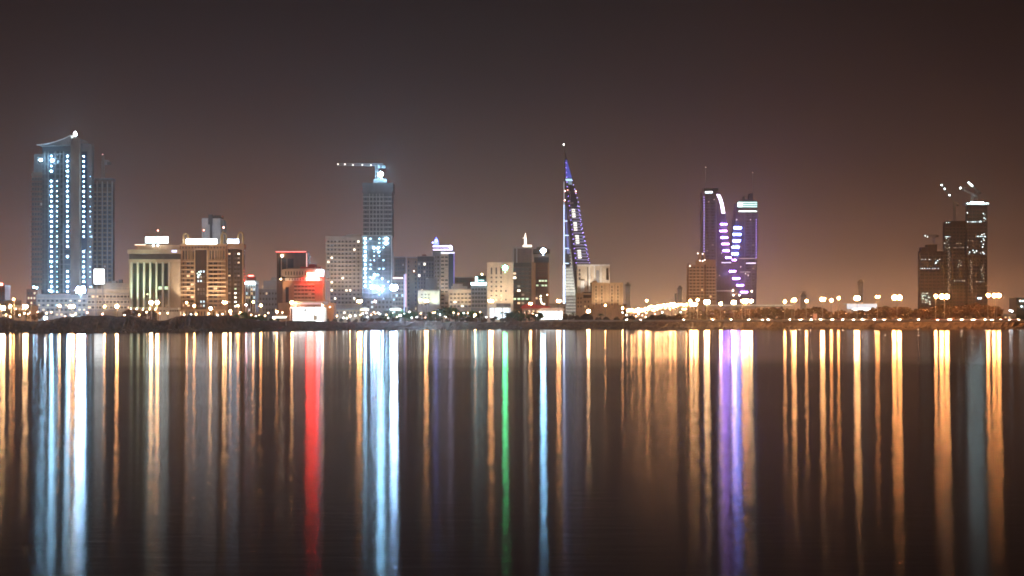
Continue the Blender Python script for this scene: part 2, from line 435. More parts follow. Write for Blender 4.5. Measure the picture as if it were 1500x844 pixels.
# ============================================================ left group
def tower_sail_roof():
    s=Bld('construction_tower','unfinished skyscraper at far left with a swooping roof and columns of blue-white lamps','tower',90,1400)
    s.part('wall',[(62,105,214,430,0,14,mat('tower_slate',(.055,.055,.06),.7))],label='main front wall behind the lamp columns')
    s.part('side_wing',[(44.5,62,252,430,3,14,brown),(47,61.5,225,252,6,14,dark_conc)],label='dark brown left wing')
    s.part('side_wing',[(117.5,133.5,210,432,2,10,mat('tower_pale',(.17,.15,.135),.8))],label='pale right wing with blank top')
    s.part('lift_core',[(105,117.5,203,440,-3,24,brown)])
    # slabs run across the front
    ys=[225+i*7.35 for i in range(28)]
    s.part('floor_slab',[(63,104,y,y+1.3,-1.6,0,mat('slab_grey',(.12,.12,.12),.8)) for y in ys])
    s.part('floor_slab',[(44,61.5,y,y+1.2,1.6,3,brick) for y in [258+i*7.35 for i in range(24)]],label='brown slab edges of the left wing')
    s.part('column',[(x,x+1.2,222,430,-2.4,-1.6,mat('slab_grey',(.12,.12,.12),.8)) for x in (66,71,81,88,93,104)])
    s.part('glass_strip',[(119,127,222,430,.8,2,blueglass)])
    s.part('glass_strip',[(72.5,80,222,430,-.4,0,blueglass),(84,92,222,430,-.4,0,glass),(95,103,222,430,-.4,0,blueglass)])
    s.poly('roof',[(58,213.5),(72,211.6),(84,208.6),(96,204.4),(106,199.5),(106,205.5),(104,213),(62,215.5)],-6,15,dark_conc)
    s.poly('roof_edge',[(57,213.2),(72,211.2),(84,208.2),(96,204),(106.5,198.8),(106.5,200),(96,205.2),(84,209.4),(72,212.4),(57,214.4)],-7,-6,white)
    s.part('mast',[(108.2,109.8,190,204,2,3.5,steel)])
    s.part('podium',[(60,134,432,475,-14,16,concrete)])
    s.part('podium',[(44,60,424,475,-10,30,brick)],label='red-brown lower block at the left')
    s.part('podium_slab',[(60.5,139,y,y+1.5,-15,-14,cream) for y in (437,443.5,450,456.5)])
    w1=[(76,y) for y in ys[:4]]+[(76,y) for y in ys[5:]]
    s.lights([(76,y+4,-1.9) for y in ys if abs(y-254)>4],1.15,glow('stair_lamp_strong',COOL,ST*1.0),name='work_lamp')
    s.lights([(99.5,y+4,-1.9) for i,y in enumerate(ys) if i not in (19,21,22)],1.05,glow('stair_lamp_strong',COOL,ST),name='work_lamp')
    s.lights([(84.5,y+4,-1.9) for i,y in enumerate(ys) if i>4],.8,glow('stair_lamp_soft',COOL,ST*.25),name='work_lamp')
    s.lights([(122.5,y+4,.5) for i,y in enumerate(ys) if i not in (17,18)],1.0,glow('stair_lamp_strong',COOL,ST),name='work_lamp')
    s.lights([(131.5,y+4,1.6) for i,y in enumerate(ys) if i>3 and i%4!=1],.55,glow('stair_lamp_soft',COOL,ST*.3),name='work_lamp')
    s.lights([(63,235.5),(80,236)],2.0,glow('stair_lamp_giant',COOL,ST*3),d=-7,name='floodlight')
    s.lights([(53,421),(57,422),(76,426)],1.3,glow('stair_lamp_strong',COOL,ST),d=-7,name='floodlight')
    s.lights([(109,196)],2.2,glow('mast_beacon',(.7,.9,1),ST*5),d=2,name='beacon')
    s.windows(lin(47,59,4),[y+4 for y in [258+i*7.35 for i in range(22)]],2.4,4,glass,lit=[(.03,w_dim)],d=3)
    s.windows([129.5,133.5],[y+4 for y in ys[2:27]],1.6,3.6,glass,lit=[(.05,w_cool)],d=2)
    s.windows(lin(64,136,12),[441,447.5,454,461],3.6,3,glass,lit=[(.18,w_warm),(.08,w_cool)],d=-14)
    s.windows([47,51,55.5],[430,437,444,451,458,465],2.6,3.4,glass,lit=[(.3,w_warm)],d=-10)
tower_sail_roof()
def tower_b():
    s=Bld('residential_tower','dim brown apartment tower with a balcony grid just right of the swoop-roofed tower','tower',152,1480)
    s.part('wall',[(133,164.5,264,475,0,9,brown)])
    s.part('roof',[(133,165,261.5,264,-.6,9.5,dark_conc)])
    ys=[281+i*6.6 for i in range(22)]
    s.part('balcony_slab',[(133,165,y,y+1.3,-1.3,0,tan) for y in ys])
    s.part('pier',[(x,x+1.3,266,440,-1.5,0,concrete) for x in (142,149.5,157,164)])
    s.windows([139,146,153.5,160.5],[y+3.9 for y in ys],3.2,3.4,glass,lit=[(.05,w_dim)])
    s.windows([139,146,153.5,160.5],[272],4,6,glass)
tower_b()
def banded_block():
    s=Bld('office_block','long low cream block with horizontal window bands left of the green-lit pillared building','office block',162,1250)
    s.part('wall',[(128,192,424,475,0,30,cream)])
    s.part('upper_wall',[(146,190,414.5,424,4,26,cream)])
    s.part('roof',[(127.5,192.5,422.8,424,-.6,31,concrete)])
    s.part('spandrel',[(128,192,y,y+3,-.8,0,concrete) for y in (429,437,445,453)])
    s.windows(lin(131,189,12),[434.5,442.5,450.5],3.9,3.2,glass,lit=[(.06,w_warm)])
    s.part('rooftop_tank',[(170,174.5,409,414.5,8,12,dark_conc)])
    s.part('rooftop_unit',[(160,166,411,414.5,8,14,concrete)])
    for q in (140,158,178): flood(s,q,466,16000,(1,.74,.50),-12,35,80)
banded_block()
def screen():
    t=thing('billboard','tall glowing white billboard panel on top of the cream banded block','billboard',(X(145.5,1240),1240,GZ))
    s=Bld.__new__(Bld); s.Y=1240; s.x0=X(145.5,1240); s.z0=GZ; s.root=t; s.nwin=0
    s.part('display_panel',[(138,153,394.5,416,-.5,.2,glow('billboard_face',(.97,1,1),6))])
    s.part('frame',[(137.3,153.7,393.6,394.5,-.7,.5,steel),(137.3,153.7,416,417,-.7,.5,steel),(137.3,138,394.5,416,-.7,.5,steel),(153,153.7,394.5,416,-.7,.5,steel)])
    s.part('leg',[(140,141,417,476,0,.8,steel)]); s.part('leg',[(150,151,417,476,0,.8,steel)])
screen()
def pillared():
    s=Bld('pillared_office','cream office block with tall green-lit pillars and a white sign box on its roof','office block',227,1060)
    s.part('wall',[(189,265,384,470,0,32,cream)])
    s.part('cornice',[(188,265.5,366,372,-2.6,33,cream)])
    s.part('attic_band',[(189.5,264.5,372,380,-.4,32,dark_conc)])
    s.part('frieze',[(188.6,265,380,384.5,-1.4,32.4,cream)])
    s.part('penthouse',[(199,262,358.5,366,3,28,tan)])
    xs=[193.5+i*9.15 for i in range(7)]
    s.part('glass_front',[(195,248,386,450,-.25,0,greenglass)])
    for x in xs: s.part('pillar',[(x-1.25,x+1.25,384.5,452,-2.2,-.25,white)])
    for i in range(6):
        for y in (398,412,426,440): s.part('spandrel',[(xs[i]+1.25,xs[i+1]-1.25,y,y+.7,-.7,-.25,greenglass)])
    s.windows([xs[4]+4.6,xs[5]+4.6],[422],5.5,5,glass,lit={(0,0):w_green,(1,0):w_green},d=-.3)
    s.windows([xs[2]+4.5],[431],3,3,glass,lit={(0,0):w_green},d=-.3)
    s.part('podium',[(186,236,453,475,-5,10,tan),(236,265,451,475,-6,12,white)])
    s.windows([238.5,243.5],[455.5],2.4,2.4,glass,d=-6); s.windows(lin(253,263,4),[455.5],2.2,2.6,glass,d=-6)
    s.part('roof_sign',[(213.5,222.3,347.5,356,-1,1.2,glow('sign_cyan',(.72,.97,1),9)),(223,232,347.5,356,-1,1.2,glow('sign_cyan',(.72,.97,1),9)),(232.7,246,347,356,-1,1.2,glow('sign_white',(.9,1,1),10))],label='three blank glowing white sign boxes')
    s.part('sign_frame',[(212.8,246.8,356,357,-.8,1,steel),(214,215,357,359,0,1,steel),(229,230,357,359,0,1,steel),(244,245,357,359,0,1,steel)])
    s.lights([(225.3,359.8),(231.8,359.8)],1.2,glow('roof_lamp',WHITE,30),d=-1,name='roof_lamp')
    s.part('sign_strip',[(253,260,366.8,370,-2.9,-2.6,glow('sign_violet',(.55,.6,1),2.5))])
    s.part('light_strip',[(196,212,358,358.8,2.5,3,glow('strip_warm',(1,.8,.55),3))])
    s.lights([(x,452,-3.6) for x in xs],.5,glow('uplight_green',(.75,1,.6),30),name='uplight')
    for x in xs:
        l=bpy.data.lights.new('pillar_uplight','SPOT'); l.energy=70000; l.color=(.74,1,.62); l.spot_size=math.radians(34); l.spot_blend=.6; l.shadow_soft_size=.3
        o=link('pillar_uplight',l,s.root,(s.x(x),-5.2,s.z(455))); o.rotation_euler=(math.radians(170),0,0)
    t=s.part('mast',[(228.3,228.8,337.5,358.5,6,6.3,steel)]); s.lights([(228.5,337)],.9,glow('mast_red',(1,.22,.15),25),d=6,name='beacon')
pillared()
def archtop():
    s=Bld('arched_office','tan office block with a dark glass centre and golden arches on its roof','office block',311,1060)
    s.part('wall',[(264.5,331,359,475,0,34,tan)])
    s.part('parapet',[(264,332,357.5,360.5,-.8,34.5,beige)])
    s.part('glass_bay',[(286.5,303.5,366,456,-1.0,0,brownglass)])
    s.part('bay_frame',[(285.3,286.5,364,458,-1.6,0,beige),(303.5,304.7,364,458,-1.6,0,beige),(286.5,303.5,364,366,-1.6,0,beige)])
    for a,b in ((266.5,285),(305.5,330)):
        n=5 if a<300 else 6
        s.part('pier',[(x-.35,x+.35,366.5,381,-.9,0,beige) for x in lin(a,b,n)])
    s.windows([269,272.7,276.4,280.2,283.4],[373.5],2.1,12.5,brownglass); s.windows([308,312,316,320,324,328],[373.5],2.1,12.5,brownglass)
    s.windows(lin(268,328,14),[362.8],2,3,brownglass,cap=200)
    ys=[386+i*6.15 for i in range(11)]
    s.part('spandrel',[(a,b,y-3.9,y-2.3,-.8,0,beige) for a,b in ((264.5,285.3),(304.7,331)) for y in ys])
    s.windows([268.8],ys,1.8,3.2,brownglass,lit=[(.05,w_warm)]); s.windows([275.8,281.6],ys,4.6,3.2,brownglass,lit=[(.10,w_warm)])
    s.windows([309,315.5],ys,5.2,3.2,brownglass,lit=[(.05,w_warm)]); s.windows([322.5],ys,1.8,3.2,brownglass,lit=[(.05,w_warm)])
    s.windows([291,295,299],[448,442,430,424,412,406,398],2.2,3.2,brownglass,lit=[(.3,w_cool),(.12,w_dim)],d=-1.0)
    s.lights([(290,401),(292.5,398.5),(291.5,403.5),(294,402),(290.5,406)],.6,glow('lobby_lamp',(.75,1,.9),12),d=-1.6,name='interior_lamp')
    s.part('arcade',[(264,331,453.5,475,-5,0,beige)])
    s.windows(lin(267,328,15),[459.5],2,6,glass,lit=[(.25,w_warm)],d=-5,cap=200)
    s.part('roof_sign',[(273,318,350.4,357.2,-1.4,.6,glow('sign_band',(.88,.92,1),8))],label='long glowing white sign band')
    for cx,y0,y1 in ((271.5,342,357.5),(327.5,341,357.5)):
        mb=MB(); n=10; r=3.6
        pts=[(cx-r,y1)]+[(cx-r*math.cos(math.pi*i/n),y0+6-6*math.sin(math.pi*i/n)) for i in range(n+1)]+[(cx+r,y1)]
        for (a,b),(c,d) in zip(pts,pts[1:]): mb.tube((s.x(a),1,s.z(b)),(s.x(c),1,s.z(d)),.55,.55,goldp,5)
        mb.box((s.x(cx-2.4),.8,s.z(y1)),(s.x(cx-1.2),1.4,s.z(y0+5)),goldp); mb.obj('roof_arch',s.root)
    s.part('roof_pylon',[(324.5,326.2,338,358,2,3.2,goldp)]); s.lights([(326.5,333)],.95,glow('mast_red2',(1,.35,.28),30),d=2.4,name='beacon')
    s.part('aerial',[(326.3,326.7,334,338,2.3,2.6,steel)])
    for q in (268,284,306,318,329): flood(s,q,466,36000,(1,.78,.54),-10,20,50)
    s.part('aerial',[(297.2,297.7,338,350.5,2.3,2.6,steel)]); s.lights([(297.5,337)],.8,glow('mast_red',(1,.22,.15),25),d=2.4,name='beacon')
archtop()
def bronze_tower():
    s=Bld('bronze_glass_office','bronze glass office wing with golden corner frames and a small blue roof sign','office block',344,1064)
    s.part('wall',[(332.5,356.5,366,475,-1,7,brownglass)])
    s.part('corner_pier',[(332,334.3,358,475,-2.2,0,tan)]); s.part('corner_pier',[(355.3,357.5,358,475,-2.2,0,tan)])
    s.part('parapet',[(331.8,357.8,357,365,-2.6,7.5,tan)])
    s.part('roof_sign',[(334,350,350.8,356.6,-1.8,-.8,glow('sign_blue_white',(.62,.78,1),15))],label='short blank blue-white sign')
    mb=MB(); n=10
    pts=[(348.6,357)]+[(352-3.4*math.cos(math.pi*i/n),346-6*math.sin(math.pi*i/n)) for i in range(n+1)]+[(355.4,357)]
    for (a,b),(c,d) in zip(pts,pts[1:]): mb.tube((s.x(a),1,s.z(b)),(s.x(c),1,s.z(d)),.55,.55,goldp,5)
    mb.obj('roof_arch',s.root)
    ys=[372+i*6.4 for i in range(14)]
    s.part('mullion',[(x-.2,x+.2,366,470,-1.4,-1,brown) for x in (338.5,343,347.5,352)])
    lit={(0,0):w_warm,(2,0):w_bright,(2,1):w_dim,(2,2):w_warm,(0,5):w_warm,(2,5):w_dim,(1,8):w_green,(1,9):w_bright,(1,10):w_bright,(1,11):w_bright,(0,9):w_dim,(1,12):w_bright,(2,12):w_warm,(1,7):w_dim,(0,11):w_dim}
    s.windows([336.5,345.3,350],ys,3.2,2.6,brownglass,lit=lit,d=-1)
    for q in (333,356): flood(s,q,466,22000,(1,.65,.34),-6,14,30)
bronze_tower()
def slab_behind():
    s=Bld('slab_tower','plain pale slab tower with a dark central groove behind the tan arched office','tower',310,1500)
    s.part('wall',[(295.5,307,320,475,0,18,white),(311,322.5,320,475,0,18,white)])
    s.part('central_groove',[(307,311,316,475,1.6,17,dark_conc)])
    s.part('side_wall',[(322.5,326.5,322,475,3,18,concrete)])
    s.part('roof_plant',[(305,311.5,314.5,329,-.3,1.6,dark_conc),(312,324,315,320,4,14,dark_conc)])
slab_behind()
def crown_tower():
    s=Bld('lit_crown_tower','slim small tower with a white-lit crown right of the bronze glass office','tower',366.5,1250)
    s.part('wall',[(358.5,374.5,415,475,0,14,grey)])
    for x in (359.5,363.5,367,370.5,374): s.part('fin',[(x-.5,x+.5,411,470,-.9,0,white)])
    s.part('crown',[(358,375,411,416,-.6,14,white)])
    s.part('plant_room',[(361,372,405,411,3,11,brick)])
    s.part('red_sign',[(363,370.5,403.2,404.8,2.4,3,glow('sign_red',(1,.12,.10),14))])
    s.lights([(x,415.5,-1.6) for x in (360,363.4,366.8,370.2,373.2)],1.3,glow('crown_lamp',(.75,.93,1),22),name='crown_lamp')
    s.windows([361.5,365.2,368.8,372.2],[424,430,436,442,448,454],2,3.4,glass,lit=[(.2,w_cool),(.15,w_warm)])
crown_tower()
def lowgrey():
    s=Bld('grey_block','low drab grey-brown block between the small lit-crown tower and the red-lined building','building',392,1300)
    s.part('wall',[(374,407,424,475,0,20,grey)]); s.part('rear_wing',[(384,407,411,424,6,20,concrete)])
    s.part('roof',[(373.7,407.3,422.8,424,-.5,21,concrete)]); s.part('stair_tower',[(395,402,406,411,8,14,concrete)])
    s.windows(lin(377,404,7),[430,438,446,454],2.4,3.4,glass,lit=[(.1,w_warm)])
lowgrey()
def redline():
    s=Bld('red_lined_building','brown building with a red neon line along its roof and down one corner','building',428,1210)
    s.part('wall',[(405.5,451,371,475,0,12,brown)])
    s.part('roof_canopy',[(404,450,367.8,371,-1.5,12.5,brick)])
    s.part('neon_strip',[(404.5,448.5,368.4,369.6,-1.8,-1.5,glow('neon_red',(1,.16,.15),3.2))],label='red neon roof line')
    s.part('neon_strip',[(448.6,450,369.4,392,-.5,0,glow('neon_pink',(1,.5,.45),1.3))],label='pinkish vertical corner line')
    s.part('dark_panel',[(408.5,419,378,408,-.4,0,glass),(421.5,430,379,392.5,-.4,0,glass)])
    s.part('pier',[(411.8,413,376,408,-.9,-.4,concrete)])
    s.lights([(413.5,375)],1.3,glow('roof_flood',(1,.8,.55),60),d=-1.2,name='lamp'); s.lights([(411.8,409)],1.0,glow('roof_flood2',(1,.72,.45),30),d=-1.2,name='lamp')
redline()
def curved_mall():
    s=Bld('curved_front_building','building with a pale arcaded upper band and a glaring red-white corner sign','building',447,1170)
    s.part('wall',[(414,476.5,412,475,0,30,tan)])
    s.poly('upper_band',[(413,395.5),(420,394.3),(452,393.4),(476,394.5),(476,406),(450,406.5),(419,406),(414,405)],-3,28,cream)
    s.part('arch_band',[(418,476.5,407.2,411.6,-1.2,0,white)])
    s.windows([419.5+i*4.1 for i in range(8)],[400.6],1.6,5.4,greenglass,d=-3)
    s.windows([424.5+i*4.0 for i in range(8)],[409.3],1.6,2.6,glass,d=-1.2)
    s.part('spandrel',[(431,461,y,y+1.8,-.6,0,cream) for y in (416,421.5,427,432.5,438)])
    s.windows(lin(433,459,6),[419.8,425.3,430.8,436.3],4,2.4,brownglass,lit=[(.08,w_dim)])
    s.part('dark_bay',[(418.5,423,421,443,-.5,0,glass)]); s.part('corner_column',[(472.8,476.8,404,460,-2,1,beige)])
    for q in (416,): flood(s,q,440,14000,(1,.62,.36),-8,26,60)
    s.part('red_roof_block',[(452,461,387,393.4,2,12,redp),(440,470,391,393.6,-1,6,redp)])
    s.part('corner_sign',[(450.5,462,399.5,407.3,-4,-3,glow('sign_hot',(1,.16,.11),16))],label='glaring pinkish white sign')
    s.part('corner_sign',[(449,468,406.8,411.4,-2.6,-1.8,glow('sign_red_hot',(1,.018,.012),RED))],label='lower red sign')
    s.part('corner_sign',[(464,474.5,396.3,404.5,-4.4,-3.1,glow('sign_lilac',(.80,.78,1),11))],label='upper round lilac-white sign')
    s.part('side_wing',[(409,425,444,475,-6,6,beige)]); s.part('side_wing',[(477.5,491,444,475,-6,6,tan)])
    s.lights([(485,450)],.8,glow('wall_lamp',(1,.75,.5),14),d=-6.6,name='wall_lamp')
curved_mall()
def station():
    s=Bld('filling_station','glaring white flood-lit forecourt hall with a pink fascia below the red corner sign','hall',449,1100)
    s.part('roof',[(424.5,474.5,441.5,446,-2,24,white)]); s.part('fascia',[(426,472,446,450,-2.4,-2,mat('pink_fascia',(.6,.38,.42),.6))])
    s.part('fascia_light',[(426,472,443.6,446,-2.2,-2,glow('fascia_pink',(1,.6,.66),.8))])
    s.part('rear_wall',[(425,474,450,476,16,17,white)])
    s.part('ceiling_light',[(426.5,471.5,450.3,451,-1.5,15.8,glow('hall_ceiling',(.93,1,.98),6))])
    s.part('lit_glazing',[(426.6,472,451,475,8,8.3,glow('hall_glazing',(.95,1,.99),2.6))])
    s.part('gable_lamp',[(443,447,451.5,457,7.5,8,grey)]); s.part('kiosk',[(458,463,462,469,3,6,concrete)])
    for x in (425.5,437,449,461,473): s.part('column',[(x-.4,x+.4,450,476,-1.8,-.8,white)])
station()
# ============================================================ centre
def hotel_grid():
    s=Bld('hotel_slab','broad pale hotel slab with a regular grid of small dark windows','hotel',504,1560)
    s.part('wall',[(477,531,348.5,475,0,20,concrete)]); s.part('parapet',[(476.6,531.4,346,349.5,-.6,20.5,concrete)])
    s.part('plant_room',[(506,527,342.5,346,5,15,concrete)])
    for q in (484,500,520): flood(s,q,466,60000,(1,.74,.52),-22,22,50)
    ys=[354+i*5.95 for i in range(16)]
    s.part('spandrel',[(477,531,y+2,y+3.1,-.5,0,cream) for y in ys])
    s.windows([481,486,491,497,502,507.5,513,519,525],ys,2.7,2.7,glass,lit=[(.045,w_bright)],cap=99)
hotel_grid()
def site_tower():
    s=Bld('half_clad_tower','tall unfinished concrete tower, its lower half glowing with blue-white work lights','tower',553,1520)
    s.part('wall',[(532,574,282,346,0,26,dark_conc)],label='dark unlit upper floors')
    s.part('upper_frame',[(530.5,575.5,268,282,-1,27,dark_conc)])
    s.part('lower_wall',[(531,573,346,475,0,26,mat('netted_grey',(.14,.15,.16),.8))])
    ys=[288+i*6.3 for i in range(10)]
    s.part('floor_slab',[(531.5,574.5,y,y+1.3,-1.2,0,concrete) for y in ys])
    s.part('column',[(x,x+1,284,346,-1.6,-1.2,concrete) for x in (541,546,551,556,561)])
    s.windows([535.5,543.8,548.8,553.8,559,566,571],[y+3.8 for y in ys[:9]],3.2,3.4,glass,cap=63)
    yl=[350+i*6.3 for i in range(15)]
    s.part('floor_slab',[(530.5,573.5,y+3.1,y+4.3,-1.4,0,grey) for y in yl])
    s.part('column',[(x,x+1.1,346,440,-1.9,-1.4,grey) for x in (531,540,545,552,560,568,572.5)])
    s.part('hoist_mast',[(573.6,574.8,346,420,-3,-1.6,white)])
    s.part('roof_frame',[(546,566,262,268,4,16,steel)])
    g1=glow('work_strong',COOL,WK); g2=glow('work_soft',COOL,WK*.3)
    s.lights([(535.3,y,-2.6) for y in yl[:12]],1.35,g1,name='work_lamp')
    s.lights([(566.5,350.5,-2.6),(565.5,356.5,-2.6)],1.7,g1,name='work_lamp')
    s.lights([(548,363.5,-2.6),(554,363.5,-2.6),(555,369.5,-2.6)],1.2,g1,name='work_lamp')
    pts=[(x,y,-2.2) for y in yl for x in (543,548.5,556,562,569) if R.random()<.36]
    s.lights(pts,.75,g2,name='work_lamp')
    s.lights([(549,402.5,-2.5),(553.5,403,-2.5),(546,408,-2.5),(560,408.5,-2.5)],1.2,g1,name='work_lamp')
    s.lights([(545,422,-6),(549,421,-6),(556,424,-6),(561,424,-6),(553,421,-6)],1.45,glow('work_flood',(.40,.62,1),WK*5),name='floodlight')
    s.lights([(558,255.5,-1)],3.4,glow('roof_flood_giant',(.32,.68,1),WK*7),name='floodlight')
    s.part('floodlight_bracket',[(556.5,559.5,258,268,0,1,steel)])
    s.part('podium',[(538,592,438,475,-10,20,grey)])
    s.windows(lin(541,590,10),[443,450],3,3.6,glass,lit=[(.35,w_cool)],d=-10)
site_tower()
def simple(name,label,cat,p0,p1,y0,Y,wall,wins=None,gl=glass,lit=(),depth=22,roof=None,trim=None,extra=None):
    s=Bld(name,label,cat,(p0+p1)/2,Y)
    s.part('wall',[(p0,p1,y0,476,0,depth,wall)])
    s.part('roof',[(p0-.4,p1+.4,y0-1.2,y0+.4,-.6,depth+.5,roof or concrete)])
    if wins:
        xs,ys,w,h=wins
        if trim: s.part('floor_band',[(p0,p1,y+h*.62,y+h*.62+1.2,-.6,0,trim) for y in ys])
        s.windows(xs,ys,w,h,gl,lit=lit)
    if extra: extra(s)
    return s
simple('distant_tower','hazy dark tower behind the gap right of the blue-lit construction tower','tower',577.5,593.5,377,2300,brown,(lin(580.5,590.5,4),[382+i*6 for i in range(11)],2,3),lit=[(.04,w_dim)],trim=dark_conc)
def x1(s):
    s.part('sign_bar',[(576,589.5,406.6,408.2,-1,-.6,glow('bar_pink',(1,.7,.72),5))])
    s.part('blue_frame',[(591.8,592.8,402,460,-.8,0,glow('edge_blue',(.35,.45,1),1.6))])
    s.part('pink_column',[(593.3,595.2,401,450,-1,.4,glow('edge_pink',(1,.55,.65),.9))])
simple('blue_lit_block','mid-rise block washed in blue light right of the construction tower foot','building',574,592.8,408,1480,grey,(lin(577,589.5,4),[415+i*6 for i in range(8)],2.6,3.4),gl=blueglass,lit=[(.25,w_cool)],trim=concrete,extra=x1)
def x2(s):
    s.part('buttress',[(602,605,380,470,-1.4,0,tan)]); s.lights([(606.5,397.5)],.9,glow('wall_lamp',(1,.75,.5),14),d=-1,name='wall_lamp')
simple('pinkish_slab','narrow pinkish stone slab building left of the dark bluish twin-height office','building',596.5,611,378,1450,tan,(lin(598.5,609,3),[384+i*6.2 for i in range(13)],1.8,3.2),lit=[(.05,w_warm)],extra=x2)
def x3(s):
    s.part('attic',[(611.5,635,376,383,-.8,20,dark_conc)])
    s.part('rooftop_unit',[(618,624,372.5,376,4,10,brick)])
    s.part('lower_block',[(624,640,408,470,-3,0,grey)])
simple('dark_office','dark bluish glass office left of the tower with the blue cone','office block',611.5,636,376.5,1400,grey,(lin(614,633.5,6),[387+i*5.6 for i in range(13)],2.8,3.6),gl=blueglass,lit=[(.04,w_bright),(.05,w_dim)],trim=dark_conc,extra=x3)
def cone_tower():
    s=Bld('cone_topped_tower','tower with a glowing blue cone and violet light bands around its top','tower',650,1420)
    s.part('wall',[(634,645.5,367,475,0,22,grey)]); s.part('middle_bay',[(645.5,657,371,475,-1.5,22,cream)])
    s.part('dark_bay',[(657,665,371,475,-.5,22,blueglass)])
    s.part('crown_block',[(634,664,359,367.5,-1,22,grey)])
    for q in (640,652): flood(s,q,452,30000,(1,.84,.6),-12,20,45)
    v=glow('band_violet',(.72,.62,1),5)
    s.part('light_band',[(634,662,360.2,362,-1.3,-1,v)]); s.part('light_band',[(634.5,663,365,366.6,-1.3,-1,v)]); s.part('light_band',[(646,666,369.6,371.4,-2.4,-1.5,glow('band_pale',(.8,.8,1),2.2))])
    s.lights([(659.5,361.5,-1.6),(661,363,-1.6)],1.3,glow('crown_violet',(.8,.7,1),30),name='crown_lamp')
    mb=MB(); mb.tube((s.x(638.5),8,s.z(359)),(s.x(638.5),8,s.z(352.5)),2.4,1.9,glow('cone_blue',(.10,.14,1),5),12)
    mb.tube((s.x(638.5),8,s.z(352.5)),(s.x(638.5),8,s.z(346.6)),1.9,.15,glow('cone_blue',(.10,.14,1),5),12); mb.obj('cone',s.root)
    s.lights([(638.5,352,5.4)],1.1,glow('cone_lamp',(.35,.4,1),60),name='cone_lamp',box=True,rh=.5)
    s.lights([(633.6,355,5)],.8,glow('cone_lamp2',(.3,.35,1),30),name='cone_lamp')
    ys=[377+i*5.6 for i in range(15)]
    s.windows([637.2,642],ys,2.6,3,glass,lit=[(.05,w_dim)],d=0)
    s.part('floor_band',[(645.5,657,y+1.6,y+3.2,-2.2,-1.5,cream) for y in ys])
    s.windows([648.4,654],ys,4.2,2.4,greenglass,lit=[(.14,w_dim),(.05,w_green)],d=-1.5)
    s.part('edge_line',[(664.6,665.6,371,446,-.9,-.5,glow('edge_violet',(.28,.16,.9),.9))])
cone_tower()
def x4(s):
    s.part('bright_bay',[(629,641,427,452,-.4,0,white)])
    for q in (617,634,641): flood(s,q,458,16000,(.86,1,.72),-9,28,60)
    s.lights([(616,439.5)],1.0,glow('wall_lamp2',(1,.8,.5),30),d=-1,name='wall_lamp')
simple('white_house_block','small white flood-lit block at the foot of the dark bluish office','building',612,644,426,1330,white,(lin(618,639,5),[431.5,436.5,441.5,446.5],2.2,2,),lit=[(.15,w_green)],extra=x4)
def x5(s):
    s.part('upper_storey',[(661,684,419,424,3,16,cream)]); s.part('penthouse',[(663,677,415.5,419,5,14,cream)])
    for q in (663,676,688): flood(s,q,462,16000,(1,.78,.5),-10,26,60)
simple('stepped_block','cream mid-rise block with a stepped top between the cone tower and the neon-topped office','building',657,691,424.5,1300,cream,(lin(661,688,6),[431,436.8,442.5,448.5],3.4,2.2),lit=[(.16,w_bright)],extra=x5)
def x6(s):
    n=glow('neon_cyan',(.55,.95,1),12)
    s.part('neon_sign',[(690,712.5,414,417.6,-1.4,-.6,n)],label='bright horizontal neon bar'); s.part('neon_sign',[(696.5,699.5,406,414,-1.4,-.6,n)],label='short upright neon bar')
    s.part('neon_sign',[(701,709,410.4,411.6,-1.2,-.6,glow('neon_cyan_dim',(.55,.95,1),3))])
    s.part('roof_box',[(697,712,404,416,0,12,greenglass)]); s.lights([(706,402)],1.1,glow('wall_lamp2',(1,.8,.5),30),d=0,name='roof_lamp')
simple('neon_topped_office','dark glass office with a bright cyan neon sign across its roof','office block',690,713,418,1270,grey,(lin(693,710.5,5),[424,430,436,442,448],3.2,3.4),gl=greenglass,lit=[(.06,w_dim)],trim=concrete,extra=x6)
simple('dim_block','dim flat-topped block hidden behind the neon-topped office','building',666,694,407,1900,brown,(lin(670,690,5),[412],2.4,2.4),lit=())
def cream_square():
    s=Bld('cream_office','cream office with small square windows and a round green-white lamp near its top','office block',731,1240)
    s.part('wall',[(713.5,752,386,475,0,24,cream)]); s.part('parapet',[(713,752.4,384.5,387,-.5,24.5,cream)])
    s.windows([720,727,734],[397],2.4,10,glass)
    s.windows([720,727,734],[406.5,413,419.8,426.3],2.6,2.8,glass); s.windows([741],[426.3,439],2.4,2.6,glass)
    s.windows([720,727,734],[433,439.5],2.6,2.2,glass,lit=[(.5,w_warm)])
    s.part('recess',[(727,748,444.5,450,-.1,0,dark_conc)])
    disc_sign(s,'round_sign',740,392.6,3.6,-1.4,glow('lamp_green',(.10,1,.36),GRN))
    s.lights([(740,399)],.5,glow('lamp_green_spill',(.35,1,.6),20),d=-1.6,name='lamp')
    s.part('lamp_bracket',[(739.4,740.6,391.5,393.5,-1.8,0,steel)])
    for q in (718,732,747): flood(s,q,466,30000,(1,.86,.60),-12,24,60)
    s.part('shopfront',[(717,748,451.5,468,-2,0,glow('shop_blue',(.72,.88,1),2.2))],label='blue-white lit ground floor'); s.part('shop_pier',[(x,x+1.6,451,475,-2.6,-2,cream) for x in (716,724,735,746)])
cream_square()
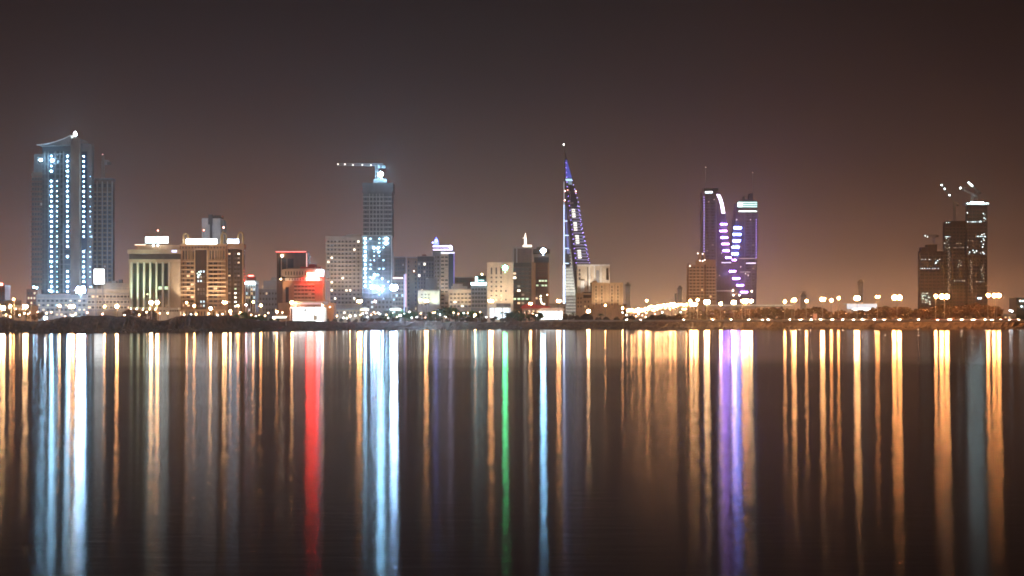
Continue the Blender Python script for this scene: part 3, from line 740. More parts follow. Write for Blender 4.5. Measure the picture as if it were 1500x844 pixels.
def spire_office():
    s=Bld('spire_office','dark olive glass office with a white-lit finial on its roof','office block',768,1280)
    s.part('wall',[(750,781,385,475,0,26,mat('olive_glass',(.055,.045,.025),.2,.2,spec=.6))])
    s.part('upper_block',[(751,779,363,385,2,26,brown)]); s.part('upper_pier',[(751,753,362,385,.5,2,concrete),(756,758,362,385,.5,2,concrete)]); s.part('cornice',[(750.5,779.5,361.5,364,.2,26,concrete)])
    s.part('corner_pier',[(778.5,782,384,462,-1,0,tan)]); s.part('floor_band',[(751,778.5,y,y+1,-.5,0,brown) for y in [391+i*6.2 for i in range(12)]])
    s.windows([754,760,766,772],[394.6+i*6.2 for i in range(10)],4.2,3.2,greenglass,lit={(0,1):w_warm,(0,2):w_bright,(1,4):w_dim,(1,5):w_bright,(2,6):w_dim,(0,7):w_green,(1,7):w_green,(2,7):w_green,(3,7):w_green,(1,8):w_warm,(2,8):w_dim})
    m=glow('finial_white',(1,.86,.72),5)
    f=MB(); f.box((s.x(766),2,s.z(362)),(s.x(779),5,s.z(359)),m); f.box((s.x(768.3),2.5,s.z(359)),(s.x(771.3),4.5,s.z(350)),m)
    f.tube((s.x(769.8),3.5,s.z(350)),(s.x(769.6),3.5,s.z(341.5)),.55,.18,m,6); f.tube((s.x(769.6),3.5,s.z(347.5)),(s.x(765.5),3.5,s.z(349)),.3,.15,m,5)
    f.obj('finial',s.root)
spire_office()
def lamp_tower():
    s=Bld('dark_red_tower','dark maroon tower with a round blue-white roof lamp and two green-lit floors','tower',793,1290)
    s.part('wall',[(782,804,385,475,0,22,mat('maroon_panel',(.10,.045,.04),.5,.2))])
    s.part('crown',[(781,805.5,365,371,-1.5,23,dark_conc)]); s.part('crown',[(782,804.5,373,377,-1,22.5,grey)]); s.part('crown_glass',[(782.5,804,377,385,-.4,22,blueglass)]); s.part('top_drum',[(786,800,361.5,365,3,18,dark_conc)])
    disc_sign(s,'round_sign',795.8,367.6,3.6,-3.2,glow('lamp_blue',(.30,.66,1),BLU))
    s.lights([(795.8,374)],.6,glow('lamp_blue_spill',(.4,.7,1),30),d=-3.2,name='lamp')
    s.part('edge_pier',[(782,784.5,385,475,-.8,0,tan),(802.5,804.8,385,475,-.8,0,tan)])
    s.windows([787,791,795,799.5],[411.5,418.3],3.6,2.8,glass,lit=[(.8,w_green)]); s.windows([786,791.5,799.5],[425+i*6 for i in range(5)],2.6,3.4,brownglass,lit=[(.1,w_warm)])
    s.windows([787,791,795,799.5],[390,396.5,403],3.2,3,brownglass)
    s.lights([(792,438),(792.5,441.5),(794,444.5),(792,434),(797,445.5)],1.0,glow('stair_yellow',(1,.92,.62),12),d=-1.2,name='entrance_lamp')
    s.lights([(801.5,432)],.8,glow('wall_lamp',(1,.75,.5),14),d=-1,name='wall_lamp')
lamp_tower()
def redroof():
    s=Bld('red_awning_pavilion','low pavilion with a pitched red roof in front of the dark maroon tower','pavilion',783,1230)
    s.poly('roof',[(763,450.5),(768,446.5),(775,444.5),(790,447.5),(806,449),(806,451),(763,452)],-3,14,redp)
    s.part('wall',[(765,804,451.8,475,0,12,tan)])
    s.windows(lin(769,800,6),[457],3,5,glass,lit=[(.5,w_warm)])
redroof()
def white_hall():
    s=Bld('white_tent_hall','long low white hall glaring with light in front of the sail tower','hall',806,1210)
    s.poly('roof',[(788,454),(792,451.5),(822,450.5),(826,453),(826,455.3),(788,456)],-2,16,white)
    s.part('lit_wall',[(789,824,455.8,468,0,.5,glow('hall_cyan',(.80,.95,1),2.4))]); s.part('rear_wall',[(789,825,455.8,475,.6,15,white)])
    for x in lin(789,824,7): s.part('post',[(x-.35,x+.35,455.5,475,-1.6,-1,white)])
white_hall()
def sail_tower():
    s=Bld('twin_sail_tower','tall pointed sail-shaped twin skyscraper edged with blue and violet lights','skyscraper',850,2400)
    zb=None
    L=[(825.2,477),(825.6,330),(826,262),(826.3,214),(827,214),(828.5,262),(831,300),(833.5,335),(837.5,375),(841.5,412),(845.5,445),(847,477)]
    L=L[::1]
    s.poly('left_sail',[(a,b) for a,b in L][::-1],0,26,grey)
    s.poly('left_sail_glass',[(827.4,262),(830,300),(832.3,335),(836,375),(836.8,390),(829.3,390),(828.8,330),(827.6,262)][::1],-.8,0,blueglass)
    # rear sail (right)
    Rr=[(829,240),(828,214),(826.8,211),(829.5,222),(834,240),(839.5,259),(845.5,280),(850,297),(854.5,329),(861.5,361),(867.5,392),(872,430),(874,477),(848,477),(846,440),(841,395),(836.5,350),(832.5,300)]
    s.poly('right_sail',Rr,30,60,mat('sail_glass',(.05,.055,.085),.2,.15,spec=.6))
    s.part('mast',[(825.9,826.5,208.5,216,12,13,steel)]); s.lights([(826.2,210.5)],.95,glow('mast_white',(1,.95,.9),14),d=12,name='beacon')
    # lower floors of the left sail
    yb=[365+i*4.6 for i in range(24)]
    def edge(tab,y): return interp([(b,a) for a,b in sorted(tab,key=lambda q:q[1])],y)
    le=[(827,214),(828.5,262),(831,300),(833.5,335),(837.5,375),(841.5,412),(845.5,445),(847,477)]
    mb=MB()
    for y in yb:
        a=829.3 if y<390 else 828.6; b=edge(le,y)-.4
        if y<392: a=max(a,b-3)
        s.b(mb,a,b,y,y+1.5,-1.6,0,white)
    mb.obj('balcony_band',s.root)
    for q in (830,838,844): flood(s,q,462,180000,(.92,.95,.88),-16,12,40)
    mb=MB(); mb2=MB()
    for y in yb:
        a=829.3 if y<390 else 828.6; b=edge(le,y)-.6
        if y<392: a=max(a,b-3)
        s.b(mb,a,b,y+2,y+3.6,-.5,0,glow('floor_soft',(.85,.86,.75),.8))
    mb.obj('lit_floor_glazing',s.root)
    # vertical light edge
    E=glow('sail_edge_light',(.58,.70,1),8); G=glow('sail_edge_dim',(.6,.65,.8),.7)
    s.part('edge_light_strip',[(825.5,826.6,266,300,-1.2,-.2,G),(825.4,826.8,300,388,-1.2,-.2,glow('sail_edge_mid',(.50,.62,1),2.6)),(825.1,827.3,388,457,-1.2,-.2,E)])
    s.poly('blue_glazing',[(828.8,300),(831.3,335),(835,372),(830.5,372),(829.4,340),(828.6,300)][::-1],-1.3,-.85,glow('sail_blue',(.08,.16,.85),.55))
    for y in (324,345,364,386): s.part('cross_light',[(826.8,833 if y>340 else 831,y-.7,y+.7,-1.8,-1.4,glow('cross_light',(.55,.75,1),2.2))])
    # blue top of the right sail
    s.poly('blue_crown',[(829.4,231),(831.5,231.5),(834.6,243),(838.8,258),(830.2,258)],29.4,29.9,glow('crown_blue',(.08,.13,.85),.62))
    s.poly('cyan_band',[(829.5,259.5),(838.6,259.5),(839.2,262.5),(829.6,262.5)],29,29.9,glow('crown_cyan',(.45,.75,.95),1.8))
    s.poly('teal_band',[(833.5,263),(838.6,263),(839.2,268),(833.5,268)],29.2,29.9,glow('crown_teal',(.3,.5,.65),.7))
    # lit lift lobbies in the middle
    segs=[(304,319,840.8),(324,338,843.4),(343,358,846.3),(365,380,849.5)]
    for a,b,x in segs:
        mb=MB(); n=int((b-a)/3.4)
        for i in range(n):
            y=a+i*3.4; s.b(mb,x-2.4+ (y-a)*.09,x+2.6+(y-a)*.09,y,y+2.2,29,29.9,glow('lobby_white',(.95,.92,.78),2.2))
        mb.obj('lit_atrium',s.root)
    re=[(829.5,222),(834,240),(839.5,259),(845.5,280),(850,297),(854.5,329),(861.5,361),(867.5,392)]
    li=[(829.5,232),(831,262),(833,285),(836,310),(840,345),(845,385)]
    V=glow('edge_dot_violet',(.36,.22,1),7); W=glow('edge_dot_pale',(.50,.40,1),6)
    s.lights([(edge(re,y)-1,y,29) for y in lin(262,384,20)],.55,W,name='edge_lamp')
    s.lights([(edge(li,y)+.3,y,29) for y in lin(236,384,22)],.55,V,name='edge_lamp')
    s.lights([(edge(re,y)-2.8+.6*(y>300),y,29) for y in lin(300,380,15)],.5,V,name='edge_lamp')
    mb=MB()
    for y in [300+i*4.4 for i in range(30)]: s.b(mb,edge(li,y)+.5 if y<385 else edge([(845,385),(848,440),(849,470)],y),edge(re,y)-.6 if y<392 else edge([(867.5,392),(872,430),(873.5,470)],y),y,y+.9,29.3,30,grey)
    mb.obj('floor_band',s.root)
    mb=MB()
    for y in [304+i*4.4 for i in range(19)]: s.b(mb,edge(li,y)+1.6,edge(re,y)-2.4,y,y+1.2,29.0,29.25,glow('sail_floor_violet',(.50,.46,.85),.5))
    mb.obj('lit_floor_line',s.root)
    # bridges with turbines between the sails
    for y,x in ((278.5,837),(295,840.5),(318,838)):
        b=MB(); s.b(b,829.5,x,y,y+1.6,14,30,steel); o=b.obj('turbine_bridge',s.root)
        t=MB(); c=Vector((s.x((829.5+x)/2),12,s.z(y-1)))
        for k in range(3):
            a=math.radians(20+120*k); t.tube(c,c+Vector((math.sin(a)*12*.35,0,math.cos(a)*12)),.5,.15,white,4)
        t.ball(c,1.1,white); q=t.obj('turbine_rotor',o)
    s.lights([(827.5,280,-1),(833,295,20),(844.6,278,29),(827.3,293.6,-1),(832.5,277,20)],.7,glow('mast_red2',(1,.35,.28),30),name='warning_lamp')
sail_tower()
def palace():
    s=Bld('pale_tall_block','pale tall block with dark vertical slots at the foot of the sail tower','building',869,1500)
    s.part('wall',[(845.5,893,389,475,0,24,cream)]); s.part('parapet',[(845,893.4,387.5,390,-.6,24.5,white)])
    s.part('slot',[(860,861.5,391,424,-.2,0,dark_conc),(873,878,396,422,-.3,0,grey),(888,891.5,393,410,-.2,0,brownglass)])
    s.part('pilaster',[(862.4,864.6,390,440,-1,0,white),(870,871.4,390,440,-1,0,white),(879.5,881,390,440,-1,0,white)])
    s.windows([849],[396,402,408],2.6,3.8,glass,lit=[(.2,w_dim)]); s.windows([853.5],[414,419.5,424.5],4,3.4,glass)
    s.part('side_bay',[(850.5,856,411,430,-1.2,0,white)])
    for q in (852,868,886): flood(s,q,440,38000,(1,.88,.74),-14,24,60)
palace()
def beige_block():
    s=Bld('beige_windowed_block','beige block with four columns of small dark windows right of the sail tower','building',889,1400)
    s.part('wall',[(867,912.5,415.5,475,0,24,beige)]); s.part('parapet',[(866.5,913,414,416.5,-.7,24.5,beige)])
    s.windows([873.2,881.5,896.4,905],[420.5+i*5 for i in range(6)],2,3,brownglass)
    s.part('pilaster',[(x,x+1.2,416.5,452,-.5,0,tan) for x in (869,877,885.5,892,900,909)])
    s.part('roof_unit',[(869,875,411,414,4,10,tan)])
    for q in (870,882,896,910): flood(s,q,460,16000,(1,.78,.54),-10,26,60)
    b=Bld('ochre_block','lower ochre block with a dark recess in front of the pale tall block','building',856,1380)
    b.part('wall',[(844.5,867,431,475,0,20,beige)]); b.part('parapet',[(844,867.4,429.6,432,-.6,20.4,beige)]); b.part('roof_box',[(853,866,427.5,430,3,14,beige)])
    b.part('recess',[(854.5,866,428,436.5,-.4,0,brownglass)])
    b.windows([847,851],[437,443,449],1.8,3,brownglass,lit=[(.2,w_warm)]); b.windows([857,862],[442,449],2,3,brownglass,lit=[(.3,w_warm)])
    c=Bld('stone_garden_wall','low curved beige wall block with blank face at the shore right of the star-bright lamp','wall',886,1375)
    c.poly('wall',[(868,475),(906,475),(905,452.5),(900,453.2),(886,453.8),(874,453),(870,452)],0,10,beige)
beige_block()
def minaret(p,w,y0,Y,label,cap=True):
    s=Bld('distant_tower',label,'tower',p,Y)
    s.part('wall',[(p-w/2,p+w/2,y0,478,0,w*Y/F,white)])
    if cap: s.part('gallery',[(p-w/2-1,p+w/2+1,y0-1.5,y0+1,-1.5,w*Y/F+1.5,concrete)]); s.part('turret',[(p-w*.3,p+w*.3,y0-4.5,y0-1.5,1,w*Y/F-1,concrete)])
    return s
minaret(920,6.5,418,2300,'slim hazy tower beside the beige block, left end of the bright bridge')
minaret(996,6,423,4300,'faint hazy tower just above the right end of the bright bridge')
minaret(990,3,430,4200,'very thin faint mast-like tower left of the stepped apartment pair',False)
minaret(1261,6.5,414,4500,'faint hazy tower above the white forecourt canopy on the right')
minaret(1177,7,434,4300,'low hazy block with rooftop crane behind the shore lamps right of the curved towers')
# ============================================================ elevated road with a blaze of lamps
def bridge():
    Y=1900
    t=thing('elevated_road','elevated road ramp blazing with white light between the beige block and the apartment pair','bridge',(X(960,Y),Y,GZ))
    s=Bld.__new__(Bld); s.Y=Y; s.x0=X(960,Y); s.z0=GZ; s.root=t; s.nwin=0
    up=[(914,457),(925,456),(940,455.5),(955,451.5),(965,449.5),(985,448.5),(1000,448.2),(1030,447.8),(1160,447.2),(1160,448.9),(1030,449.8),(985,450.8),(955,454.2),(940,457.8),(914,460)]
    s.poly('deck',up[::-1],-6,6,concrete)
    for x in (930,948,966,984,1002,1020,1045,1070,1095,1120,1145): s.part('pier',[(x-.8,x+.8,interp([(914,459),(955,454.5),(985,451.2),(1160,449)],x),478,-2,2,concrete)])
    top=lambda x: interp([(914,456.5),(940,455),(955,451),(985,448),(1160,446.9)],x)
    # fascia lighting under the parapet: dense floodlights
    mb=MB(); mb.ball((0,0,0),1.15,glow('bridge_lamp',(1,.44,.16),BRG*2.2),6,4); me=mb.data('fascia_lamp')
    mb=MB(); mb.ball((0,0,0),.9,glow('bridge_lamp2',(1,.45,.18),BRG*.3),6,4); me2=mb.data('fascia_lamp'); me3=me.copy(); me3.materials[0]=glow('bridge_lamp3',(1,.60,.30),BRG*.12)
    n=0
    for i in range(46):
        x=917+i*1.95
        yy=top(x)-R.uniform(0,2.6)
        link('fascia_lamp',me if R.random()<.3 else me3,t,(s.x(x),-6.6,s.z(yy)))
    for i in range(34):
        x=930+i*2.3; link('fascia_lamp',me2,t,(s.x(x),-6.8,s.z(top(x)-R.uniform(-5.5,3.0))))
    s.part('light_line',[(1030,1158,446.9,447.5,-6.3,-6,glow('line_soft',(1,.85,.62),1.2))])
    s.part('parapet',[(1030,1160,446.1,446.8,-6,-5.6,concrete)])
bridge()
def apartments():
    s=Bld('apartment_pair','pair of linked cream apartment towers with small roof lights left of the curved glass towers','apartment tower',1028,2000)
    s.part('wall',[(1008.5,1032,388,478,0,22,tan)]); s.part('wall',[(1034,1049,380,478,4,26,tan)]); s.part('upper_block',[(1021,1034,381,388,2,16,tan)]); s.part('roof_turret',[(1023.5,1028,370,381,4,12,tan),(1031,1034,371,381,4,12,tan)])
    ys=[392+i*4.7 for i in range(11)]
    s.part('balcony_band',[(1008.5,1032,y+1.6,y+2.7,-1.2,0,cream) for y in ys]); s.part('balcony_band',[(1034,1049,y+1.6,y+2.7,2.8,4,cream) for y in ys])
    s.part('edge_pier',[(1007.5,1009,386,476,-1,0,brown)])
    s.windows([1012,1017,1022.5,1028.5],ys,3,2.6,brownglass,lit=[(.05,w_warm)]); s.windows([1037,1041.5,1046],ys,2.8,2.6,brownglass,lit=[(.05,w_warm)],d=4)
    s.lights([(1010.5,390),(1022,371.5),(1029,372),(1025,382),(1029,382.5),(1032,381)],.85,glow('roof_soft',(1,.86,.8),7),d=-1.4,name='roof_lamp')
apartments()
def harbour(left):
    Y=2600 if left else 2650
    if left:
        s=Bld('curved_glass_tower','left one of two curved glass towers, with a mast and a bright white-violet arc','skyscraper',1052,Y)
        P=[(1029,478),(1029,281),(1031,279.5),(1050,279.5),(1056,285),(1060,298),(1063,314),(1065,330),(1067,350),(1070,372),(1074,395),(1079,420),(1082,445),(1083,478)]
        s.poly('wall',P,0,34,mat('violet_grey_glass',(.12,.09,.12),.35,.2,spec=.5))
        s.part('crown',[(1031,1053,275.5,279.5,3,28,greenglass)]); s.part('crown_light',[(1033,1043.5,280.6,283,-.8,-.1,glow('crown_white',(.75,.95,1),4.5))])
        s.part('mast',[(1034.3,1035.1,245,276,10,12,steel)]); s.lights([(1034.7,244.3)],.8,glow('mast_dull',(1,.75,.65),3),d=10,name='beacon')
        mb=MB(); arc=[(1051.8,285),(1055,291),(1057.5,300),(1059.6,312.5)]
        for (a,b),(c,d) in zip(arc,arc[1:]): mb.prism([(s.x(a-2.2),s.z(b)),(s.x(a+2.2),s.z(b)),(s.x(c+2.2),s.z(d)),(s.x(c-2.2),s.z(d))][::-1],-1,-.15,glow('arc_white',(.85,.68,1),9))
        mb.obj('light_arc',s.root)
        xs=[(1060,328.5,4.6),(1059.5,338.5,4.8),(1061,348,5),(1062.5,357.5,5),(1063.5,367.5,4.4),(1067,377.5,4),(1073,397.5,4.6),(1078,408,4.6)]
        pv=glow('slit_violet',(.45,.22,1),PRP)
        for x,y,w in xs: s.part('lit_slot',[(x-w,x+w,y-.8,y+.8,-1,-.15,pv)])
        s.part('lit_slot',[(1057,1071,384.3,385.4,-1,-.15,glow('slit_soft',(.8,.66,.9),2.5))]); s.part('lit_slot',[(1048,1075,425.8,426.6,-1,-.15,glow('slit_tan',(.9,.7,.6),.6))])
        s.lights([(1031.3,y,-.8) for y in lin(289,376,24)],.5,glow('edge_dots',(.55,.42,1),6),name='edge_lamp')
        s.part('pier',[(1039.5,1040.3,284,470,-.8,0,grey),(1048.5,1049.5,284,470,-1.2,0,concrete)])
        s.part('floor_band',[(1032.5,1048,y,y+.7,-.5,0,grey) for y in [291+i*4.3 for i in range(38)]])
        s.windows([1036,1044],[290+i*8.6 for i in range(19)],3,2.2,brownglass,lit=[(.07,w_dim)])
        s.lights([(1037,430),(1038,296),(1046,292.5),(1057,371),(1054,404)],.5,glow('roof_soft2',(1,.8,.7),4),d=-.8,name='interior_lamp')
    else:
        s=Bld('curved_glass_tower','right one of two curved glass towers, with a green-lit crown and violet slots','skyscraper',1093,Y)
        P=[(1068,478),(1067,440),(1069,400),(1071,370),(1074,340),(1078,312),(1080,297),(1084,292.5),(1106,292.5),(1110,296),(1110.5,340),(1108.5,400),(1107,478)]
        s.poly('wall',P,0,34,mat('violet_grey_glass',(.12,.09,.12),.35,.2,spec=.5))
        s.part('roof_fin',[(1090,1092,287,292.5,6,20,dark_conc),(1098,1104,283,292.5,6,20,dark_conc)]); s.part('mast',[(1104,1104.7,252,284,12,14,steel)]); s.lights([(1104.3,252)],.6,glow('mast_dull',(1,.75,.65),3),d=12,name='beacon')
        g=glow('crown_green',(.55,.95,.85),2.6); mb=MB()
        for y in (296,299,302): s.b(mb,1081,1109,y,y+1.5,-.8,-.15,g)
        for y in (297,300.5): s.b(mb,1080.5,1087,y,y+2,-1.2,-.8,glow('crown_green_hot',(.75,1,1),7))
        s.b(mb,1082,1108.5,308.9,310.4,-.8,-.15,glow('crown_band',(.85,1,.9),4)); mb.obj('crown_light',s.root)
        bv=glow('slit_blue',(.18,.26,1),PRP*1.2); pv=glow('slit_violet',(.45,.22,1),PRP)
        for x,y,w in [(1080.5,334,5.4),(1079.5,343.5,5.6),(1079,353,5.2),(1077.5,362.3,5),(1076.5,372,4.6)]: s.part('lit_slot',[(x-w,x+w,y-1.3,y+1.3,-1,-.15,bv)])
        for x,y,w in [(1075.5,381,2.6),(1078.5,408,5),(1084,418,5),(1090,428,5)]: s.part('lit_slot',[(x-w,x+w,y-.8,y+.8,-1,-.15,pv)])
        s.part('lit_slot',[(1082,1108,378.4,379.3,-1,-.15,glow('slit_tan',(.9,.7,.6),.6)),(1093,1107,385,386.5,-1,-.15,glow('slit_soft',(.8,.66,.9),2.5)),(1084,1099,398,399.2,-1,-.15,glow('slit_tan',(.9,.7,.6),.6))])
        s.lights([(1107.6,y,-.8) for y in lin(322,377,16)],.5,glow('edge_dots2',(.5,.32,1),6),name='edge_lamp')
        s.part('pier',[(1090.5,1091.5,311,470,-1,0,grey),(1100,1100.8,311,470,-.8,0,grey)])
        s.part('floor_band',[(1092,1107,y,y+.7,-.5,0,grey) for y in [317+i*4.3 for i in range(32)]])
        s.windows([1095.5,1103.5],[316+i*8.6 for i in range(15)],3,2.2,brownglass,lit=[(.08,w_dim)])
        s.lights([(1079,322),(1099,322),(1092,401),(1096,404),(1085,391)],.7,glow('roof_soft2',(1,.8,.7),4),d=-.8,name='interior_lamp')
    s.part('podium',[((1040,1076) if left else (1076,1110))[0],((1040,1076) if left else (1076,1110))[1],452,478,-14,10,tan] and [(1040,1075,449,478,-14,10,tan)] if left else [(1076,1112,449,478,-14,10,tan)])
    s.lights([(1074,432.5,-2),(1083,432.5,-2),(1073.5,425.8,-2)] if left else [(1101,427,-2)],1.0,glow('podium_lamp',(1,.84,.6),22),name='podium_lamp')
harbour(True); harbour(False)
def valley_fill_light():
    t=[o for o in bpy.data.objects if o.name.startswith('curved_glass_tower')]
    for o,px,Y in ((t[0],1066,2600),(t[1],1074,2650)):
        for py in (330,365,400):
            l=bpy.data.lights.new('valley_fill','POINT'); l.energy=5000; l.color=(.45,.32,1); l.shadow_soft_size=1  # added violet fill between the towers, without any lamp body
            q=link('valley_fill',l,o,(X(px,Y)-o.location.x,-14,Z(py,Y)-o.location.z))
valley_fill_light()
# ============================================================ right group
def rtower(p0,p1,y0,Y,label,specks,top=None,seed=1):
    s=Bld('unfinished_tower',label,'tower',(p0+p1)/2,Y); rr=random.Random(seed)
    s.part('wall',[(p0+1.5,p1,y0,478,0,10,mat('raw_dark_frame',(.05,.035,.028),.8,.25))])
    ys=[y0+6+i*5.1 for i in range(int((446-y0)/5.1))]
    s.part('floor_slab',[(p0+1.2,p1+.3,y,y+1.1,-1,0,mat('raw_slab',(.16,.11,.085),.8,.2)) for y in ys])
    nx=max(3,int((p1-p0)/5.6)); xs=lin(p0+5,p1-3,nx)
    s.part('column',[(x-.35,x+.35,y0+3,476,-1.3,-1,mat('raw_slab',(.16,.11,.085),.8,.2)) for x in lin(p0+2.9,p1-.4,nx+1)])
    s.windows(xs,[y+3 for y in ys],3.2,3,glass,cap=60)
    for pts,r,m in specks: s.lights(pts,r,m,d=-1.6,name='work_lamp')
    return s
sw=glow('speck_cool',(.72,.95,1),2.6); sd=glow('speck_dim',(1,.82,.62),.8); sg=glow('speck_green',(.8,1,.85),1.4)
rr=random.Random(11)
s=rtower(1345.5,1383,368,2300,'lowest of three unfinished dark towers at the right, with two rows of small lamps',
 [([(x,380.3) for x in (1350,1352,1355,1361,1363,1370,1381-5)],.55,sw),([(x,393.5) for x in (1349,1351,1354,1358,1361,1366,1369,1374)],.6,sw),([(1371,384.5),(1373,382),(1370,386)],.9,sw),
  ([(rr.uniform(1350,1362),rr.uniform(429,446)) for _ in range(34)],.75,sg)],seed=2)
s.part('upper_block',[(1360,1374,358,368,4,20,mat('raw_dark_frame',(.05,.035,.028)))]); s.part('upper_block',[(1351,1360,362,368,6,18,mat('raw_dark_frame',(.05,.035,.028)))])
s=rtower(1382,1416,326.5,2350,'middle one of three dark unfinished towers, under a crane mast',
 [([(1386,326.3),(1389,326.3),(1391,326)],.6,sw),([(1384+i*1.5,347) for i in range(6)],.6,sw),([(1386,349.5),(1389,351.5),(1387,354.5),(1383,356.5),(1385,356.8),(1389,358.5),(1384,362),(1387,364),(1390,363)],.7,sg),
  ([(1401+i*1.8,356.8) for i in range(5)]+[(1397+i*2,363) for i in range(8)],.5,sd),([(1390+rr.uniform(-2,2),y) for y in lin(366,428,30)],.55,sd),([(1398+i*2.4,411.5) for i in range(7)]+[(1404,388),(1406,386),(1408,384),(1405,382),(1407,389),(1403,391)],.6,sg)],seed=3)
s.part('upper_block',[(1389,1416,323.5,326.5,1,26,mat('raw_dark_frame',(.05,.035,.028)))])
s=rtower(1415.5,1446,301,2250,'tallest of three unfinished towers at right, white blaze along its top',
 [([(1417+i*2.2,325.2) for i in range(10)]+[(1436,324),(1441,324),(1441,319.5),(1443,321),(1440,313),(1442,315)],.75,sw),([(1416.5,312)],.9,sw),
  ([(1430+i*2,346.5) for i in range(7)]+[(1438,344),(1441,343),(1440,350),(1437,354),(1441,352),(1440,358),(1443,347)],.75,sw),([(1418,352.5),(1421,352.5),(1424,353)],.5,sd),
  ([(1419,372),(1420,369.5),(1430,368),(1439,362),(1439.5,370),(1441,372),(1417,362.5),(1425,367),(1436,371),(1427,370)],.9,sw),([(1422+rr.uniform(-1.5,1.5),y) for y in lin(382,428,18)],.6,sd),([(1430+i*1.9,412.8) for i in range(7)]+[(1439+rr.uniform(-2,2),y) for y in lin(388,408,10)],.5,sg)],seed=4)
s.part('roof_ring',[(1413.5,1448,297.5,301,-2,13,steel)])
s.lights([(1416.5+i*2.5,298.4) for i in range(13)],.9,glow('ring_soft',(.72,.97,1),9),d=-2.8,name='roof_lamp')
s.lights([(1422.5+i*2.0,297) for i in range(9)],1.3,glow('ring_lamp',(.62,.93,1),RNG),d=-2.8,name='roof_lamp')
s.lights([(1433,437),(1436,437)],1.0,glow('base_blue',(.55,.8,1),16),d=-2,name='base_lamp')
def x9(s):
    s.lights([(1494,441),(1498,441),(1496,449)],1.4,glow('pane_cyan',(.7,.95,1),4),d=-1,name='interior_lamp')
simple('green_glass_shed','small green-glass building cut by the right edge of the picture','building',1489,1530,436.5,1500,greenglass,(lin(1492,1526,8),[442,450,458],3.6,5),gl=greenglass,lit=[(.3,w_cool)],extra=x9)
def x10(s): s.lights([(1479,455),(1482,456)],1.3,glow('pane_cyan2',(.8,.9,1),16),d=-1,name='lamp')
simple('white_site_cabin','low site cabin with two white lamps right of the last orange trees','cabin',1470,1487,461,1470,grey,(lin(1473,1484,3),[465],2.4,2.4),lit=[(.4,w_warm)],extra=x10)
# white forecourt canopy on the right
def canopy():
    s=Bld('fuel_canopy','flat white glowing forecourt canopy among the trees on the right','canopy',1260,1480)
    s.part('roof',[(1238,1282,444.3,445.6,-8,10,white)]); s.part('fascia',[(1238.2,1281.8,445.6,452.5,-7.8,-7.2,glow('canopy_face',(.72,.86,1),.95))])
    s.part('ceiling_light',[(1251,1276,452.6,453.2,-7,8,glow('canopy_ceiling',(.9,.98,1),CAN))]); s.part('lit_shop_wall',[(1251.5,1275,453,459.5,-1,0,glow('canopy_shop',(.9,.97,1),2.2))])
    s.part('shop',[(1250,1278,453,478,0,9,concrete)])
    for x in (1241,1256,1271,1279.5): s.part('column',[(x-.5,x+.5,452.6,478,-6,-5,white)])
canopy()
# ============================================================ low buildings along the shore
low=[(-30,-8,446,980,'house','beige shore house beyond the left edge of the picture',beige,.3),
(6,21,441,1010,'house','dim narrow house behind the left-edge lamps',tan,.4),(21,46,448,960,'house','yellow-lit low house left of the swoop-roofed tower',beige,.5),
(-12,7,419,1250,'building','red-signed block cut by the left edge of the picture',brick,.1),
(492,527,453.5,1360,'house','plain low beige house at the foot of the pale hotel slab',beige,.1),
(608,623,459,1330,'kiosk','small cream kiosk left of the tall shore lamp by the white block',cream,.2),
(346,372,459,1130,'house','small dim house right of the bronze glass office',tan,.5),
(805,829,446,1900,'building','pale distant block seen between the maroon tower and the sail tower',concrete,.1),
(905,918,447,1420,'house','small ochre house right of the beige windowed block',beige,.2)]
for p0,p1,y0,Y,cat,lab,m,pl in low:
    s=simple('shore_'+cat,lab,cat,p0,p1,y0,Y,m,(lin(p0+2.5,p1-2.5,max(3,int((p1-p0)/4.5))),[y0+4.5+i*5.5 for i in range(max(1,int((464-y0)/5.5)))],2.2,2.8),lit=[(pl*.6,w_warm),(pl*.3,w_bright)],depth=14)
    if 'red-signed' in lab: s.part('red_sign',[(0,4,415,418,-1,-.4,glow('sign_red_left',(1,.2,.14),18))])
def marquee(p0,p1,y,Y,label,col,k):
    s=Bld('lit_marquee',label,'marquee',(p0+p1)/2,Y)
    s.poly('roof',[(p0,y),((p0+p1)/2,y-2.6),(p1,y),(p1,y+.8),(p0,y+.8)][::-1],-5,5,white)
    s.part('lit_valance',[(p0+.5,p1-.5,y+1,y+3.2,-4.8,-4.4,glow('valance_'+label[:9].strip().replace(' ','_'),col,k))])
    for x in lin(p0+.6,p1-.6,max(3,int((p1-p0)/9))): s.part('post',[(x-.25,x+.25,y+.8,478,-4.3,-3.9,white)])
marquee(637,682,460.5,1330,'long low marquee with a bright white valance below the cone tower',(1,.98,.88),5)
marquee(527,541,452,1370,'short yellow-lit canopy at the foot of the construction tower',(1,.9,.45),4)
marquee(571,588,451.8,1380,'small white-lit canopy behind the trees below the blue-lit block',(.8,1,.85),4)
marquee(402,421,463,1010,'white-lit stall canopy left of the glaring forecourt hall',(.9,1,.92),2.5)
marquee(683,699,460,1340,'warm-lit little canopy right of the long bright marquee',(1,.85,.5),3)
